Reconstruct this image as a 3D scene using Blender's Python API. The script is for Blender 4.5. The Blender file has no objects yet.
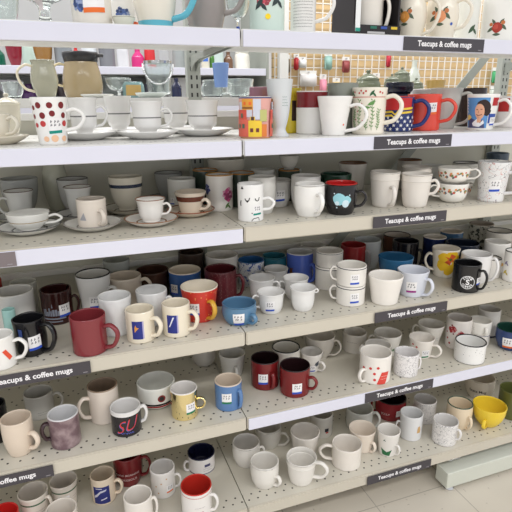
import bpy, bmesh, math, random
from mathutils import Vector, Matrix
random.seed(7)
COL = bpy.context.scene.collection
SC = bpy.context.scene
PI = math.pi

# ---------------------------------------------------------------- materials
def lin(c):
    return tuple(((v/255)/12.92 if v/255 <= .04045 else ((v/255+.055)/1.055)**2.4) for v in c) + (1.0,)
MATS = {}
def base_mat(name, rgb, rough=.3, metal=0.0, spec=.5, vary=.03, vscale=40, coat=0):
    m = bpy.data.materials.new(name); m.use_nodes = True
    nt = m.node_tree; b = nt.nodes['Principled BSDF']
    b.inputs['Roughness'].default_value = rough; b.inputs['Metallic'].default_value = metal
    b.inputs['Specular IOR Level'].default_value = spec
    b.inputs['Coat Weight'].default_value = coat
    tc = nt.nodes.new('ShaderNodeTexCoord'); no = nt.nodes.new('ShaderNodeTexNoise')
    no.inputs['Scale'].default_value = vscale; nt.links.new(tc.outputs['Object'], no.inputs['Vector'])
    mx = nt.nodes.new('ShaderNodeMix'); mx.data_type = 'RGBA'
    c = lin(rgb)
    mx.inputs['A'].default_value = tuple(v*(1-vary) for v in c[:3])+(1,)
    mx.inputs['B'].default_value = tuple(min(1, v*(1+vary)) for v in c[:3])+(1,)
    nt.links.new(no.outputs['Fac'], mx.inputs['Factor'])
    nt.links.new(mx.outputs['Result'], b.inputs['Base Color'])
    return m, nt, b, tc, mx
def cer(rgb, rough=.13):
    k = ('c', rgb, rough)
    if k not in MATS: MATS[k] = base_mat('glazed_ceramic', rgb, rough)[0]
    return MATS[k]
def paint(rgb, rough=.45):
    k = ('p', rgb, rough)
    if k not in MATS: MATS[k] = base_mat('printed_colour', rgb, rough, spec=.4)[0]
    return MATS[k]
def glass_mat():
    if 'glass' not in MATS:
        m, nt, b, tc, mx = base_mat('clear_glass', (238,244,242), .05, vary=0)
        b.inputs['Transmission Weight'].default_value = .92; b.inputs['IOR'].default_value = 1.45
        MATS['glass'] = m
    return MATS['glass']
def metal_mat(key, rgb, rough):
    if key not in MATS: MATS[key] = base_mat(key+'_metal', rgb, rough, metal=1.0)[0]
    return MATS[key]
def any_mat(c):
    if c == 'glass': return glass_mat()
    if c == 'gold': return metal_mat('gold', (246,228,172), .13)
    if c == 'chrome': return metal_mat('chrome', (200,200,200), .15)
    return cer(tuple(c))
def N(nt, t, **k):
    n = nt.nodes.new(t)
    for a, v in k.items(): setattr(n, a, v)
    return n
def fac_mix(nt, b, mx, fac_socket, rgb):
    m2 = N(nt, 'ShaderNodeMix', data_type='RGBA')
    nt.links.new(mx.outputs['Result'], m2.inputs['A']); m2.inputs['B'].default_value = lin(rgb)
    nt.links.new(fac_socket, m2.inputs['Factor']); nt.links.new(m2.outputs['Result'], b.inputs['Base Color'])
    return m2
def mth(nt, op, a, b=None):
    n = N(nt, 'ShaderNodeMath', operation=op)
    for i, v in enumerate((a, b)):
        if v is None: continue
        if isinstance(v, (int, float)): n.inputs[i].default_value = v
        else: nt.links.new(v, n.inputs[i])
    return n.outputs[0]
def noise(nt, tc, scale, detail=2):
    n = N(nt, 'ShaderNodeTexNoise'); n.inputs['Scale'].default_value = scale; n.inputs['Detail'].default_value = detail
    nt.links.new(tc.outputs['Object'], n.inputs['Vector']); return n.outputs['Fac']
def vor(nt, tc, scale):
    n = N(nt, 'ShaderNodeTexVoronoi'); n.inputs['Scale'].default_value = scale
    nt.links.new(tc.outputs['Object'], n.inputs['Vector']); return n.outputs['Distance']
def pattern(kind, rgb):
    k = (kind, rgb)
    if k in MATS: return MATS[k]
    m, nt, b, tc, mx = base_mat(kind+'_glaze', rgb, .28)
    def contour(scale, w, det=2, lev=.5):
        return mth(nt, 'LESS_THAN', mth(nt, 'ABSOLUTE', mth(nt, 'SUBTRACT', noise(nt, tc, scale, det), lev)), w)
    if kind == 'scribble':
        a = fac_mix(nt, b, mx, contour(42, .006), (120,115,120)); fac_mix(nt, b, a, contour(55, .006, 1, .42), (205,130,115))
    elif kind == 'comic':
        a = fac_mix(nt, b, mx, contour(75, .010, 2), (150,148,150)); fac_mix(nt, b, a, contour(100, .007, 1, .42), (130,128,131))
    elif kind == 'redspeck': fac_mix(nt, b, mx, mth(nt, 'LESS_THAN', vor(nt, tc, 95), .2), (225,150,90))
    elif kind == 'maroonspeck':
        a = fac_mix(nt, b, mx, mth(nt, 'LESS_THAN', vor(nt, tc, 190), .22), (140,92,92)); fac_mix(nt, b, a, mth(nt, 'LESS_THAN', vor(nt, tc, 150), .16), (60,20,26))
    elif kind == 'mauve':
        r = N(nt, 'ShaderNodeMapRange'); nt.links.new(noise(nt, tc, 38, 4), r.inputs[0]); r.inputs[1].default_value = .42; r.inputs[2].default_value = .66
        fac_mix(nt, b, mx, r.outputs[0], (158,138,140))
    elif kind == 'speckle': fac_mix(nt, b, mx, mth(nt, 'LESS_THAN', vor(nt, tc, 110), .13), (110,110,115))
    elif kind == 'delft':
        a = fac_mix(nt, b, mx, mth(nt, 'GREATER_THAN', noise(nt, tc, 70, 3), .58), (90,120,185)); fac_mix(nt, b, a, mth(nt, 'GREATER_THAN', noise(nt, tc, 120, 2), .62), (60,85,160))
    elif kind == 'leafy': fac_mix(nt, b, mx, mth(nt, 'GREATER_THAN', noise(nt, tc, 75, 3), .54), (70,74,66))
    MATS[k] = m; return m

# ---------------------------------------------------------------- objects
def link(o, parent=None):
    COL.objects.link(o)
    if parent: o.parent = parent
    return o
def mesh_obj(name, bm, mats, parent=None, smooth=True):
    me = bpy.data.meshes.new(name); bm.to_mesh(me); bm.free()
    for m in (mats if isinstance(mats, (list, tuple)) else [mats]): me.materials.append(m)
    if smooth:
        for p in me.polygons: p.use_smooth = True
    return link(bpy.data.objects.new(name, me), parent)
def tag(o, label, cat, group=None):
    o['label'] = label; o['category'] = cat
    if group: o['group'] = group
    return o
def thing(name, loc, label, cat, group=None, rz=0):
    o = bpy.data.objects.new(name, None); o.empty_display_size = .02
    o.location = loc; o.rotation_euler = (0, 0, rz); link(o)
    return tag(o, label, cat, group)
def add_box(bm, x0, y0, z0, x1, y1, z1, mi=0):
    v = [bm.verts.new(p) for p in ((x0,y0,z0),(x1,y0,z0),(x1,y1,z0),(x0,y1,z0),(x0,y0,z1),(x1,y0,z1),(x1,y1,z1),(x0,y1,z1))]
    for f in ((3,2,1,0),(4,5,6,7),(0,1,5,4),(1,2,6,5),(2,3,7,6),(3,0,4,7)):
        bm.faces.new([v[i] for i in f]).material_index = mi
def box_obj(name, dims, m, parent=None, bev=0.0):
    bm = bmesh.new(); add_box(bm, *dims)
    if bev: bmesh.ops.bevel(bm, geom=bm.edges[:], offset=bev, segments=2, profile=.5, affect='EDGES')
    return mesh_obj(name, bm, m, parent, smooth=False)
def catmull(pts, n):
    P = [Vector(p) for p in pts]; P = [P[0]*2-P[1]] + P + [P[-1]*2-P[-2]]; out = []
    for i in range(1, len(P)-2):
        for k in range(n):
            t = k/n; a, b, c, d = P[i-1], P[i], P[i+1], P[i+2]
            out.append(.5*((2*b)+(c-a)*t+(2*a-5*b+4*c-d)*t*t+(3*b-a-3*c+d)*t**3))
    out.append(P[-2]); return out
def tube(bm, pts, ra, rb, side, seg=10):
    """sweep an ellipse (ra along `side`, rb across) along pts"""
    rings = []
    for i, p in enumerate(pts):
        t = (pts[min(i+1, len(pts)-1)]-pts[max(i-1, 0)]).normalized()
        s = (side - t*side.dot(t)).normalized(); u = t.cross(s)
        rings.append([bm.verts.new(p + s*ra*math.cos(2*PI*k/seg) + u*rb*math.sin(2*PI*k/seg)) for k in range(seg)])
    for a, b in zip(rings, rings[1:]):
        for k in range(seg): bm.faces.new((a[k], a[(k+1) % seg], b[(k+1) % seg], b[k]))
    bm.faces.new(rings[0][::-1]); bm.faces.new(rings[-1])
    bmesh.ops.recalc_face_normals(bm, faces=bm.faces[:])

# ---------------------------------------------------------------- mug profiles: (radius, height) fractions of the outside
PROF = {
 'cyl':     [(.90,0),(.945,.02),(.965,.06),(.97,.3),(.975,.7),(.985,1)],
 'vine':    [(.84,0),(.90,.02),(.92,.06),(.90,.12),(.93,.3),(.95,.6),(.96,.8),(1,1)],
 'taper7':  [(.60,0),(.635,.02),(.66,.07),(.77,.4),(.88,.7),(1,1)],
 'taper7b': [(.70,0),(.735,.02),(.76,.07),(.84,.4),(.92,.7),(1,1)],
 'taper8':  [(.72,0),(.755,.02),(.78,.07),(.85,.4),(.92,.7),(1,1)],
 'barrel':  [(.70,0),(.75,.02),(.81,.09),(.95,.32),(1.0,.6),(.99,.85),(.985,1)],
 'barrelw': [(.66,0),(.72,.03),(.82,.12),(.97,.4),(1.0,.65),(.98,.9),(.985,1)],
 'bowl':    [(.46,0),(.5,.03),(.55,.08),(.78,.32),(.93,.65),(1,1)],
 'bowlw':   [(.64,0),(.70,.03),(.78,.08),(.90,.16),(.96,.3),(.98,.6),(1,1)],
 'bowlw2':  [(.45,0),(.5,.03),(.6,.1),(.82,.35),(.96,.68),(1,1)],
 'bowlcup': [(.48,0),(.52,.03),(.52,.07),(.68,.2),(.86,.45),(.95,.72),(1,1)],
 'roundcup':[(.48,0),(.54,.03),(.70,.1),(.88,.32),(.94,.65),(1,1)],
 'teacup':  [(.5,0),(.55,.03),(.55,.08),(.72,.22),(.86,.5),(.93,.78),(1,1)],
 'footed':  [(.53,0),(.55,.03),(.53,.10),(.60,.15),(.80,.24),(.86,.4),(.88,.7),(.93,.88),(1,1)],
 'bell':    [(.60,0),(.65,.03),(.72,.09),(.83,.28),(.88,.55),(.91,.8),(1,1)],
 'facet':   [(.55,0),(.60,.03),(.60,.08),(.70,.18),(.80,.4),(.86,.75),(1,1)],
 'stepped': [(.68,0),(.72,.02),(.78,.08),(.86,.3),(.92,.6),(.95,.76),(.98,.785),(.97,.81),(.97,.9),(1,1)],
 'swirl':   [(.84,0),(.88,.02),(.91,.06),(.93,.3),(.96,.7),(1,1)],
 'squareish':[(.80,0),(.85,.03),(.92,.12),(.97,.4),(.93,.7),(1,1)],
 'vase':    [(.58,0),(.62,.02),(.8,.2),(.98,.5),(.95,.75),(.82,.92),(.86,1)],
 'jug':     [(.78,0),(.80,.03),(.80,.07),(.85,.14),(1.0,.38),(.98,.58),(.84,.82),(.88,1)],
 'jugr':    [(.55,0),(.6,.03),(.72,.1),(.98,.4),(1.0,.55),(.86,.8),(.80,.9),(.88,1)],
 'carafe':  [(.8,0),(.84,.02),(.93,.1),(1.0,.28),(.95,.55),(.80,.85),(.78,1)],
 'jar':     [(.88,0),(.92,.03),(1,.12),(1,.55),(.96,.8),(.86,.95),(.86,1)],
 'bottle':  [(.9,0),(.97,.02),(1,.06),(1,.5),(.9,.62),(.5,.78),(.42,.84),(.42,.97),(.46,1)],
 'goblet':  [(.74,0),(.74,.025),(.60,.06),(.50,.11),(.50,.16),(.60,.24),(.74,.42),(.86,.68),(1,1)],
 'stemglass':[(.7,0),(.7,.02),(.2,.06),(.13,.2),(.15,.36),(.6,.46),(.88,.64),(1,.85),(.97,1)],
 'cakestand':[(.62,0),(.6,.04),(.3,.1),(.22,.25),(.35,.4),(.8,.5),(.95,.7),(1,1)],
 'dish':    [(.6,0),(.64,.06),(.8,.35),(.94,.7),(1,1)],
}
def prof_fn(prof):
    P = PROF[prof]; pts = catmull([(r, z, 0) for r, z in P], 4)
    pts = [(max(.05, p.x), min(1, max(0, p.y))) for p in pts]
    return pts
def radius_at(pts, zf):
    zf = min(1, max(0, zf))
    for (r0, z0), (r1, z1) in zip(pts, pts[1:]):
        if z0 <= zf <= z1: return r0 + (r1-r0)*((zf-z0)/(z1-z0) if z1 > z0 else 0)
    return pts[-1][0]
def shape_mod(prof):
    if prof == 'facet': return lambda th, zf: 1 - .035*abs(math.sin(4*th))*min(1, (1-zf)*5)*min(1, zf*8)
    if prof == 'swirl': return lambda th, zf: 1 + .022*math.sin(9*th + zf*9)*min(1, (1-zf)*6)*min(1, zf*8)
    if prof == 'squareish': return lambda th, zf: 1 - .07*abs(math.sin(2*th))**2*min(1, zf*3)
    if prof == 'jugr': return lambda th, zf: 1 + .035*math.cos(10*th)*max(0, zf-.5)*2
    return None
def lathe(bm, prof_pts, seg, mod=None):
    """prof_pts: list of (r, z, mat, zfrac); r==0 ends become poles"""
    rings = []
    for (r, z, mi, zf) in prof_pts:
        if r < 1e-6: rings.append(([bm.verts.new((0, 0, z))], mi)); continue
        ring = []
        for k in range(seg):
            th = 2*PI*k/seg; rr = r*(mod(th, zf) if mod else 1)
            ring.append(bm.verts.new((rr*math.cos(th), rr*math.sin(th), z)))
        rings.append((ring, mi))
    for (a, ma), (b, mb) in zip(rings, rings[1:]):
        for k in range(seg):
            k2 = (k+1) % seg
            if len(a) == 1: f = bm.faces.new((a[0], b[k2], b[k]))
            elif len(b) == 1: f = bm.faces.new((a[k], a[k2], b[0]))
            else: f = bm.faces.new((a[k], a[k2], b[k2], b[k]))
            f.material_index = mb
def body_mesh(prof, r, h, wall, seg):
    pts = prof_fn(prof); L = [(0, 0, 0, 0)]
    for rf, zf in pts:
        if zf > .985: break
        L.append((rf*r, zf*h, 0, zf))
    ro = pts[-1][0]*r; lip = min(.0032, wall*.8)
    L.append((radius_at(pts, 1-lip/h)*r, h-lip, 0, 1-lip/h))
    L += [(ro-wall*.12, h-lip*.3, 1, 1), (ro-wall*.5, h, 1, 1), (ro-wall*.88, h-lip*.3, 1, 1), (ro-wall, h-lip, 1, 1)]
    floor_f = .42 if prof in ('stemglass', 'cakestand') else (.26 if prof == 'goblet' else max(.06, .006/h))
    zs = [z for _, z in pts if floor_f+.03 < z < .93]
    for zf in sorted(set(round(z, 3) for z in zs), reverse=True):
        L.append((max(.004, radius_at(pts, zf)*r-wall), zf*h, 2, zf))
    rb = max(.004, radius_at(pts, floor_f+.02)*r-wall)
    L += [(rb*.93, (floor_f+.01)*h, 2, 0), (rb*.5, floor_f*h, 2, 0), (0, floor_f*h, 2, 0)]
    bm = bmesh.new(); lathe(bm, L, seg, shape_mod(prof)); return bm

# ---------------------------------------------------------------- flat artwork wrapped onto a round surface
TXT = {}
def text_polys(s, size, offset=.0):
    key = (s, offset)
    if key not in TXT:
        cu = bpy.data.curves.new('lettering', 'FONT'); cu.body = s; cu.size = 1; cu.align_x = 'CENTER'; cu.align_y = 'CENTER'
        cu.resolution_u = 3; cu.offset = offset
        o = bpy.data.objects.new('lettering', cu); COL.objects.link(o)
        dg = bpy.context.evaluated_depsgraph_get(); dg.update()
        me = bpy.data.meshes.new_from_object(o.evaluated_get(dg))
        TXT[key] = [[(me.vertices[v].co.x, me.vertices[v].co.y) for v in p.vertices] for p in me.polygons]
        bpy.data.objects.remove(o); bpy.data.curves.remove(cu); bpy.data.meshes.remove(me)
    return [[(x*size, y*size) for x, y in p] for p in TXT[key]]
def rect(u0, v0, u1, v1): return [(u0, v0), (u1, v0), (u1, v1), (u0, v1)]
def disc(u, v, r, n=16, sy=1): return [(u+r*math.cos(2*PI*k/n), v+sy*r*math.sin(2*PI*k/n)) for k in range(n)]
def star(u, v, r, n=5, q=.42, rot=PI/2): return [(u+(r if k % 2 == 0 else r*q)*math.cos(rot+PI*k/n), v+(r if k % 2 == 0 else r*q)*math.sin(rot+PI*k/n)) for k in range(2*n)]
def heart(u, v, s): return [(u+s*.06*16*math.sin(t)**3, v+s*.06*(13*math.cos(t)-5*math.cos(2*t)-2*math.cos(3*t)-math.cos(4*t))) for t in [-2*PI*k/24 for k in range(24)]]
def leafp(u, v, s, ang):
    c, d = math.cos(ang), math.sin(ang); out = []
    for k in range(12):
        t = k/11; x = -s+2*s*t; y = .34*s*math.sin(PI*t); out.append((x, -y))
    for k in range(1, 11):
        t = 1-k/11; x = -s+2*s*t; out.append((x, .34*s*math.sin(PI*t)))
    return [(u+x*c-y*d, v+x*d+y*c) for x, y in out]
def stroke(pts, w):
    L, R = [], []
    for i, p in enumerate(pts):
        a = Vector(pts[max(0, i-1)]); b = Vector(pts[min(len(pts)-1, i+1)]); t = (b-a).normalized(); n = Vector((-t.y, t.x))*w/2
        L.append((p[0]+n.x, p[1]+n.y)); R.append((p[0]-n.x, p[1]-n.y))
    return [[R[i], R[i+1], L[i+1], L[i]] for i in range(len(pts)-1)]
class Surf:
    """the outside of one mug: artwork in (u, v) metres is wrapped round it at angle a (0 = local front) and height zf"""
    def __init__(s, root, prof, r, h):
        s.root, s.r, s.h, s.pts, s.n, s.mod = root, r, h, prof_fn(prof), 0, shape_mod(prof)
    def R(s, z): return radius_at(s.pts, z/s.h)*s.r
    def wrap(s, name, polys, a, zf, m, parent=None, flat=False):
        s.n += 1; off = .00035 + .00012*s.n
        bm = bmesh.new(); zc = zf*s.h; Rc = s.R(zc)
        for p in polys:
            if len(p) < 3: continue
            area = sum(p[i][0]*p[(i+1) % len(p)][1]-p[(i+1) % len(p)][0]*p[i][1] for i in range(len(p)))
            if area < 0: p = p[::-1]
            try: bm.faces.new([bm.verts.new((x, y, 0)) for x, y in p])
            except ValueError: pass
        if any(len(f.verts) > 4 for f in bm.faces): bmesh.ops.triangulate(bm, faces=bm.faces[:])
        us = [v.co.x for v in bm.verts]; vs = [v.co.y for v in bm.verts]
        for ax, lo, hi, st in ((0, min(us), max(us), .003), (1, min(vs), max(vs), .005)):
            q = math.ceil(lo/st)*st
            while q < hi:
                co = [0, 0, 0]; no = [0, 0, 0]; co[ax] = q; no[ax] = 1
                bmesh.ops.bisect_plane(bm, geom=bm.verts[:]+bm.edges[:]+bm.faces[:], plane_co=co, plane_no=no, dist=1e-7); q += st
        for v in bm.verts:
            z = min(s.h*.985, max(s.h*.03, zc+v.co.y)); th = math.radians(a)+v.co.x/Rc - PI/2
            R = s.R(z)*(s.mod(th % (2*PI), z/s.h) if s.mod else 1)
            if s.mod: R += .0006
            R += off; v.co = (R*math.cos(th), R*math.sin(th), z)
        return mesh_obj(name, bm, m, parent or s.root)
    def ring(s, name, z0, z1, m):
        s.n += 1; off = .0003; bm = bmesh.new(); n = 5; L = []
        for i in range(n):
            zf = z0+(z1-z0)*i/(n-1); L.append((radius_at(s.pts, zf)*s.r+off, zf*s.h, 0, zf))
        lathe(bm, L, 48, s.mod); return mesh_obj(name, bm, m, s.root)
STRIP = {'blue': (40,80,190), 'green': (30,120,80), 'orange': (232,110,40), 'teal': (0,140,125), 'purple': (150,40,130)}
def mm(polys): return [[(x*.00135, y*.00135) for x, y in p] for p in polys]
def blob(u, v, r, seed, n=18, amp=.22):
    rnd = random.Random(seed); ph = [rnd.uniform(0, 6.28) for _ in range(4)]
    return [(u+r*(1+amp*(math.sin(3*t+ph[0])*.5+math.sin(5*t+ph[1])*.5))*math.cos(t), v+r*(1+amp*(math.sin(4*t+ph[2])*.5+math.sin(2*t+ph[3])*.5))*math.sin(t)) for t in [2*PI*k/n for k in range(n)]]
def deco(S, d, idx):
    t = d[0]
    if t == 'st':
        _, a, zf, strip = d[:4]; sc = d[4] if len(d) > 4 else 1.0; w, hh = .0138*sc, .0160*sc
        skew = -.12
        rc = [(-w, -hh), (w, -hh+.12*w), (w, hh+.12*w), (-w, hh)]
        p = S.wrap('price_sticker', [rc], a, zf, paint((238,236,236)))
        if strip in STRIP: S.wrap('color_strip', [[(-w, -hh), (w, -hh+.12*w), (w, -hh*.62+.12*w), (-w, -hh*.62)]], a, zf, paint(STRIP[strip]), p)
        rnd = random.Random(idx*31+7); marks = []
        for row, y in enumerate((.62, .18)):
            for k in range(3):
                x = -w*.62+k*w*.5+rnd.uniform(-.1, .1)*w; ww = w*rnd.uniform(.16, .3)
                marks += stroke([(x, y*hh-.2*hh), (x+ww*.5, y*hh+.14*hh), (x+ww, y*hh-.05*hh), (x+ww*.3, y*hh-.1*hh)], w*.1)
        S.wrap('price_print', marks, a, zf, paint((90,90,98)), p)
    elif t == 'ring' or t == 'ringt': S.ring(d[1], d[2], d[3], any_mat(d[4]))
    elif t == 'rect':
        _, nm, a, zf, w, h, c = d; w *= .00135; h *= .00135; S.wrap(nm, [rect(-w/2, -h/2, w/2, h/2)], a, zf, paint(c))
    elif t == 'rectw':
        _, nm, a, zf, wd, h, c = d; w = math.radians(wd)*S.R(zf*S.h); h *= .00135; S.wrap(nm, [rect(-w/2, -h/2, w/2, h/2)], a, zf, paint(c))
    elif t == 'txt':
        _, s, a, zf, size, c = d
        if '~' in s: S.wrap('print', mm([q for k in range(3) for q in stroke([(-12+k*9+i*1.5, 2*math.sin(i*2+k)) for i in range(6)], 1.4)]), a, zf, paint(c))
        else: S.wrap('lettering', text_polys(s, size*.00135, .012), a, zf, paint(c))
    elif t == 'txti':
        _, s, a, zf, size, c = d; q = [[(x+.35*y-.002, y*1.15+.25*x) for x, y in pp] for pp in text_polys(s, size*.00135, -.012)]
        S.wrap('letter_shadow', [[(x-.0016, y-.0022) for x, y in pp] for pp in q], a, zf, paint((100,95,160))); S.wrap('lettering', q, a, zf, paint(c))
    elif t == 'lines':
        _, nm, a, zf, w, h, c = d; rnd = random.Random(idx); P = []; n = max(1, int(h/5)); w *= .00135; h *= .00135
        for i in range(n):
            y = h/2-(i+.5)*h/n; x = -w/2
            while x < w/2-.002:
                l = rnd.uniform(.002, .005); P += stroke([(x+l*q/4, y+(.0009 if q % 2 else -.0009)*rnd.uniform(.5, 1.3)) for q in range(5)], .0007); x += l+.0013
        S.wrap(nm, P, a, zf, paint(c))
    elif t == 'dots':
        _, nm, L, c = d
        P = []
        z0 = L[0][1]*S.h; a0 = L[0][0]
        for (a, zf, r) in L: P.append(disc(math.radians(a-a0)*S.R(z0), zf*S.h-z0, r*.00125))
        S.wrap(nm, P, a0, L[0][1], paint(c))
    elif t == 'poly':
        _, nm, a, zf, P, c = d; S.wrap(nm, mm(P), a, zf, paint(c))
    elif t == 'heart': _, nm, a, zf, s, c = d; S.wrap(nm, mm([heart(0, 0, s)]), a, zf, paint(c))
    elif t == 'leaf': _, nm, a, zf, s, c = d; S.wrap(nm, mm([leafp(0, 0, s*.8, .9), leafp(s*.5, -s*.3, s*.6, 2.3)]), a, zf, paint(c))
    elif t in ('flower', 'rose'):
        _, nm, a, zf, s, c = d; rnd = random.Random(idx); P = []
        for k in range(22 if t == 'flower' else 9):
            q = rnd.uniform(0, 6.28); rr = s*math.sqrt(rnd.random())*.85; P.append(blob(rr*math.cos(q), 1.25*rr*math.sin(q), s*rnd.uniform(.16, .26), k))
        lt = tuple(min(255, int(v*.55+105)) for v in c)
        p = S.wrap(nm, mm([blob(0, 0, s*.85, idx, amp=.3)]), a, zf, paint(c))
        S.wrap('petals', mm(P[::2]), a, zf, paint(lt), p); S.wrap('petals', mm(P[1::2]), a, zf, paint(tuple(int(v*.75) for v in c)), p)
    elif t == 'fruit':
        _, nm, a, zf, s, c = d
        S.wrap('leaf_print', mm([leafp(-s*.9, -s*.2, s*.7, .6), leafp(s*.9, s*.1, s*.7, 2.4), leafp(0, -s, s*.6, 0), leafp(-s*.5, s*.8, s*.6, 2.2), leafp(s*.6, s*.9, s*.5, .8)]), a, zf, paint((80,95,75)))
        p = S.wrap(nm, mm([blob(0, 0, s*.75, 3, amp=.08)]), a, zf, paint(c)); S.wrap('fruit_cheek', mm([blob(-s*.2, s*.1, s*.38, 5, amp=.15)]), a, zf, paint(tuple(min(255, v+25) for v in c)), p)
        S.wrap('berry_print', mm([disc(s*.8, s*.7, s*.3), disc(-s*.9, s*.5, s*.26)]), a, zf, paint((190,110,60)))
    elif t == 'vines':
        P = []
        for k, a in enumerate((-56, -33, -8, 12, 34)):
            u = math.radians(a)*S.R(S.h*.5); hh = (.62 if k % 2 else .42)*S.h; st = [(u+.0015*math.sin(i*1.2+k), -.40*S.h+hh*i/8) for i in range(9)]
            P += stroke(st, .0012)
            for i in range(1, 9):
                P.append(leafp(st[i][0]+.003, st[i][1]+.001, .0036, .8)); P.append(leafp(st[i][0]-.003, st[i][1]+.003, .0036, 2.3))
        P.append(leafp(.006, .17*S.h, .012, .5)); P.append(leafp(-.006, .08*S.h, .010, 0))
        S.wrap('vine_print', P, 0, .5, paint((98,146,80)))
    elif t == 'zig':
        P = []
        for v in (.0055, -.0045):
            w = math.radians(62)*S.r; P += stroke([(-w, v+.006-.012), (-w*.35, v-.004), (-w*.12, v-.012), (w*.12, v+.002), (w, v+.006)], .0056)
        S.wrap('yellow_bands', P, d[2], d[3], paint(d[6]))
    elif t == 'stars':
        P = []
        for j in range(4):
            for k in range(9):
                a = -110+k*27+(13 if j % 2 else 0); P.append(star(math.radians(a)*S.R(S.h*.25), (j-1.5)*.0105-.001, .0056))
        S.wrap('white_stars', P, 0, .25, paint((240,240,240)))
    elif t == 'village':
        rnd = random.Random(5); W = 2*PI*S.r; z0 = 0; h = S.h
        pal = [(216,92,78),(236,190,60),(226,120,90),(240,205,70),(222,160,180),(235,150,90)]
        S.ring('navy_line', .955, .985, paint((70,70,120)))
        S.ring('house_backdrop', .03, .95, paint((226,170,160)))
        def win(u, v, w, hh, c=(70,110,90)): wins.setdefault(c, []).append(rect(u-w/2, v-hh/2, u+w/2, v+hh/2))
        for x0 in (-W/2*.98, -W*.16, W*.2):
            wins = {}; hs = {}
            def house(c, a, b, u0, u1): hs.setdefault(c, []).append(rect(x0+a-0, b, x0+u0, u1))
            def hb(c, u0, v0, u1, v1): S.wrap('house_print', [rect(x0+u0*1.1-.004, v0*1.12-h/2, x0+u1*1.1-.004, v1*1.12-h/2)], 0, .5, paint(c))
            hb((205,205,216), .000, .045*1, .034, .076); hb((228,160,60), .010, .060, .036, .082); hb((214,88,72), -.006, .034, .022, .060); hb((220,104,86), -.008, .004, .026, .040); hb((205,208,220), .036, .040, .052, .082)
            hb((236,200,60), .026, .004, .054, .038); hb((236,196,70), .030, .038, .040, .046); hb((222,128,60), .054, .004, .066, .030); hb((190,190,120), .050, .036, .066, .060)
            for (u, v, w, hh, c) in ((.002,.026,.006,.010,(70,110,90)),(.014,.026,.006,.010,(70,110,90)),(.010,.048,.005,.010,(70,110,90)),(.033,.018,.006,.009,(110,50,50)),(.045,.018,.006,.009,(110,50,50)),(.035,.042,.006,.008,(80,50,45)),(.018,.073,.005,.007,(235,110,50)),(.030,.073,.005,.007,(235,110,50)),(.023,.064,.022,.004,(140,90,40))):
                win(x0+u*1.1-.004, v*1.12-h/2, w*1.15, hh, c)
            for c, P in wins.items(): S.wrap('window_print', P, 0, .5, paint(c))
    elif t == 'portrait':
        h = S.h; w = .042
        S.wrap('blue_backdrop', [rect(-.040, -.43*h, .026, .40*h)], d[2], .5, paint((92,148,205)))
        S.wrap('red_panel', [rect(.034, .18*h, .056, .40*h)], d[2], .5, paint((178,40,44)))
        S.wrap('blue_mark', [rect(.028, -.30*h, .056, -.04*h)], d[2], .5, paint((50,80,160)))
        S.wrap('dark_shoulder', [[(-.034, -.43*h), (.02, -.43*h), (.016, -.2*h), (-.004, -.22*h), (-.03, -.14*h)]], d[2], .5, paint((70,75,115)))
        S.wrap('white_collar', [[(-.018, -.30*h), (-.004, -.18*h), (.006, -.30*h), (.014, -.2*h), (.018, -.3*h), (.004, -.40*h), (-.014, -.38*h)]], d[2], .5, paint((235,235,238)))
        S.wrap('hair', [blob(.011, .15*h, .0190, 3, amp=.1), blob(.021, .02*h, .011, 8, amp=.1)], d[2], .5, paint((48,32,32)))
        S.wrap('face', [[(x*.9-.1*y, y+.1*x) for x, y in [(.0030+.0140*math.cos(q), .02*h+.0215*math.sin(q)) for q in [2*PI*k/20 for k in range(20)]]], rect(-.003, -.28*h, .008, -.12*h)], d[2], .5, paint((226,170,140)))
        S.wrap('features', stroke([(-.006, -.055*h), (-.001, -.085*h), (.006, -.07*h), (.009, -.05*h)], .0022)+[rect(-.007, .065*h, -.002, .085*h), rect(.004, .075*h, .009, .095*h)]+stroke([(.0005, .05*h), (-.002, -.01*h), (.002, -.015*h)], .001), d[2], .5, paint((120,60,55)))
        S.wrap('yellow_flower', [blob(-.030, -.14*h, .008, 4, amp=.3)], d[2], .5, paint((228,200,110)))
        S.wrap('white_lettering', [q for k in range(5) for q in stroke([(-.038, .34*h-k*.008), (-.032, .35*h-k*.008), (-.035, .33*h-k*.008), (-.031, .31*h-k*.008)], .0016)], d[2], .5, paint((230,235,242)))
    elif t == 'face':
        P = []
        for u in (-.004, .022):
            P += stroke([(u-.006, .004), (u-.004, -.001), (u, -.003), (u+.004, -.001), (u+.006, .006)], .0024)
        P += [heart(-.004, -.003, .004), star(-.018, .030, .005, 3, .5), disc(.008, -.034, .0016)]
        P += stroke([(-.022, -.002), (-.024, -.008), (-.023, -.016)], .003)
        P += stroke([(.006, -.060), (.008, -.052), (.012, -.048), (.026, -.046), (.028, -.054)], .0018)
        S.wrap('face_print', P, -8, .6, paint(d[6]))
    elif t == 'skyline':
        rnd = random.Random(3); P = []; x = -.03
        while x < .03:
            w = rnd.uniform(.003, .006); P.append(rect(x, -.012, x+w, rnd.uniform(0, .014))); x += w+.0012
        P += [[(-.006, .012), (-.002, .012), (-.004, .024)], rect(-.03, -.022, .03, -.018), rect(-.028, -.030, .02, -.027)]
        S.wrap('skyline_print', P, d[2], d[3], paint(d[6]))
    elif t == 'badge':
        h = S.h; p = S.wrap('blue_badge', [rect(-.013, -.29*h, .013, .29*h)], d[2], d[3], paint(d[6])); S.wrap('lilac_edge', [rect(.013, -.27*h, .0165, .29*h)], d[2], d[3], paint((170,165,205)), p)
    elif t == 'cloud':
        S.wrap('cloud_print', [blob(-.006, .003, .0165, 2, amp=.06)], d[2], d[3], paint((150,205,216))); S.wrap('cloud_print', [blob(.014, .000, .0125, 4, amp=.08)], d[2], d[3], paint((150,205,216)))
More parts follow.
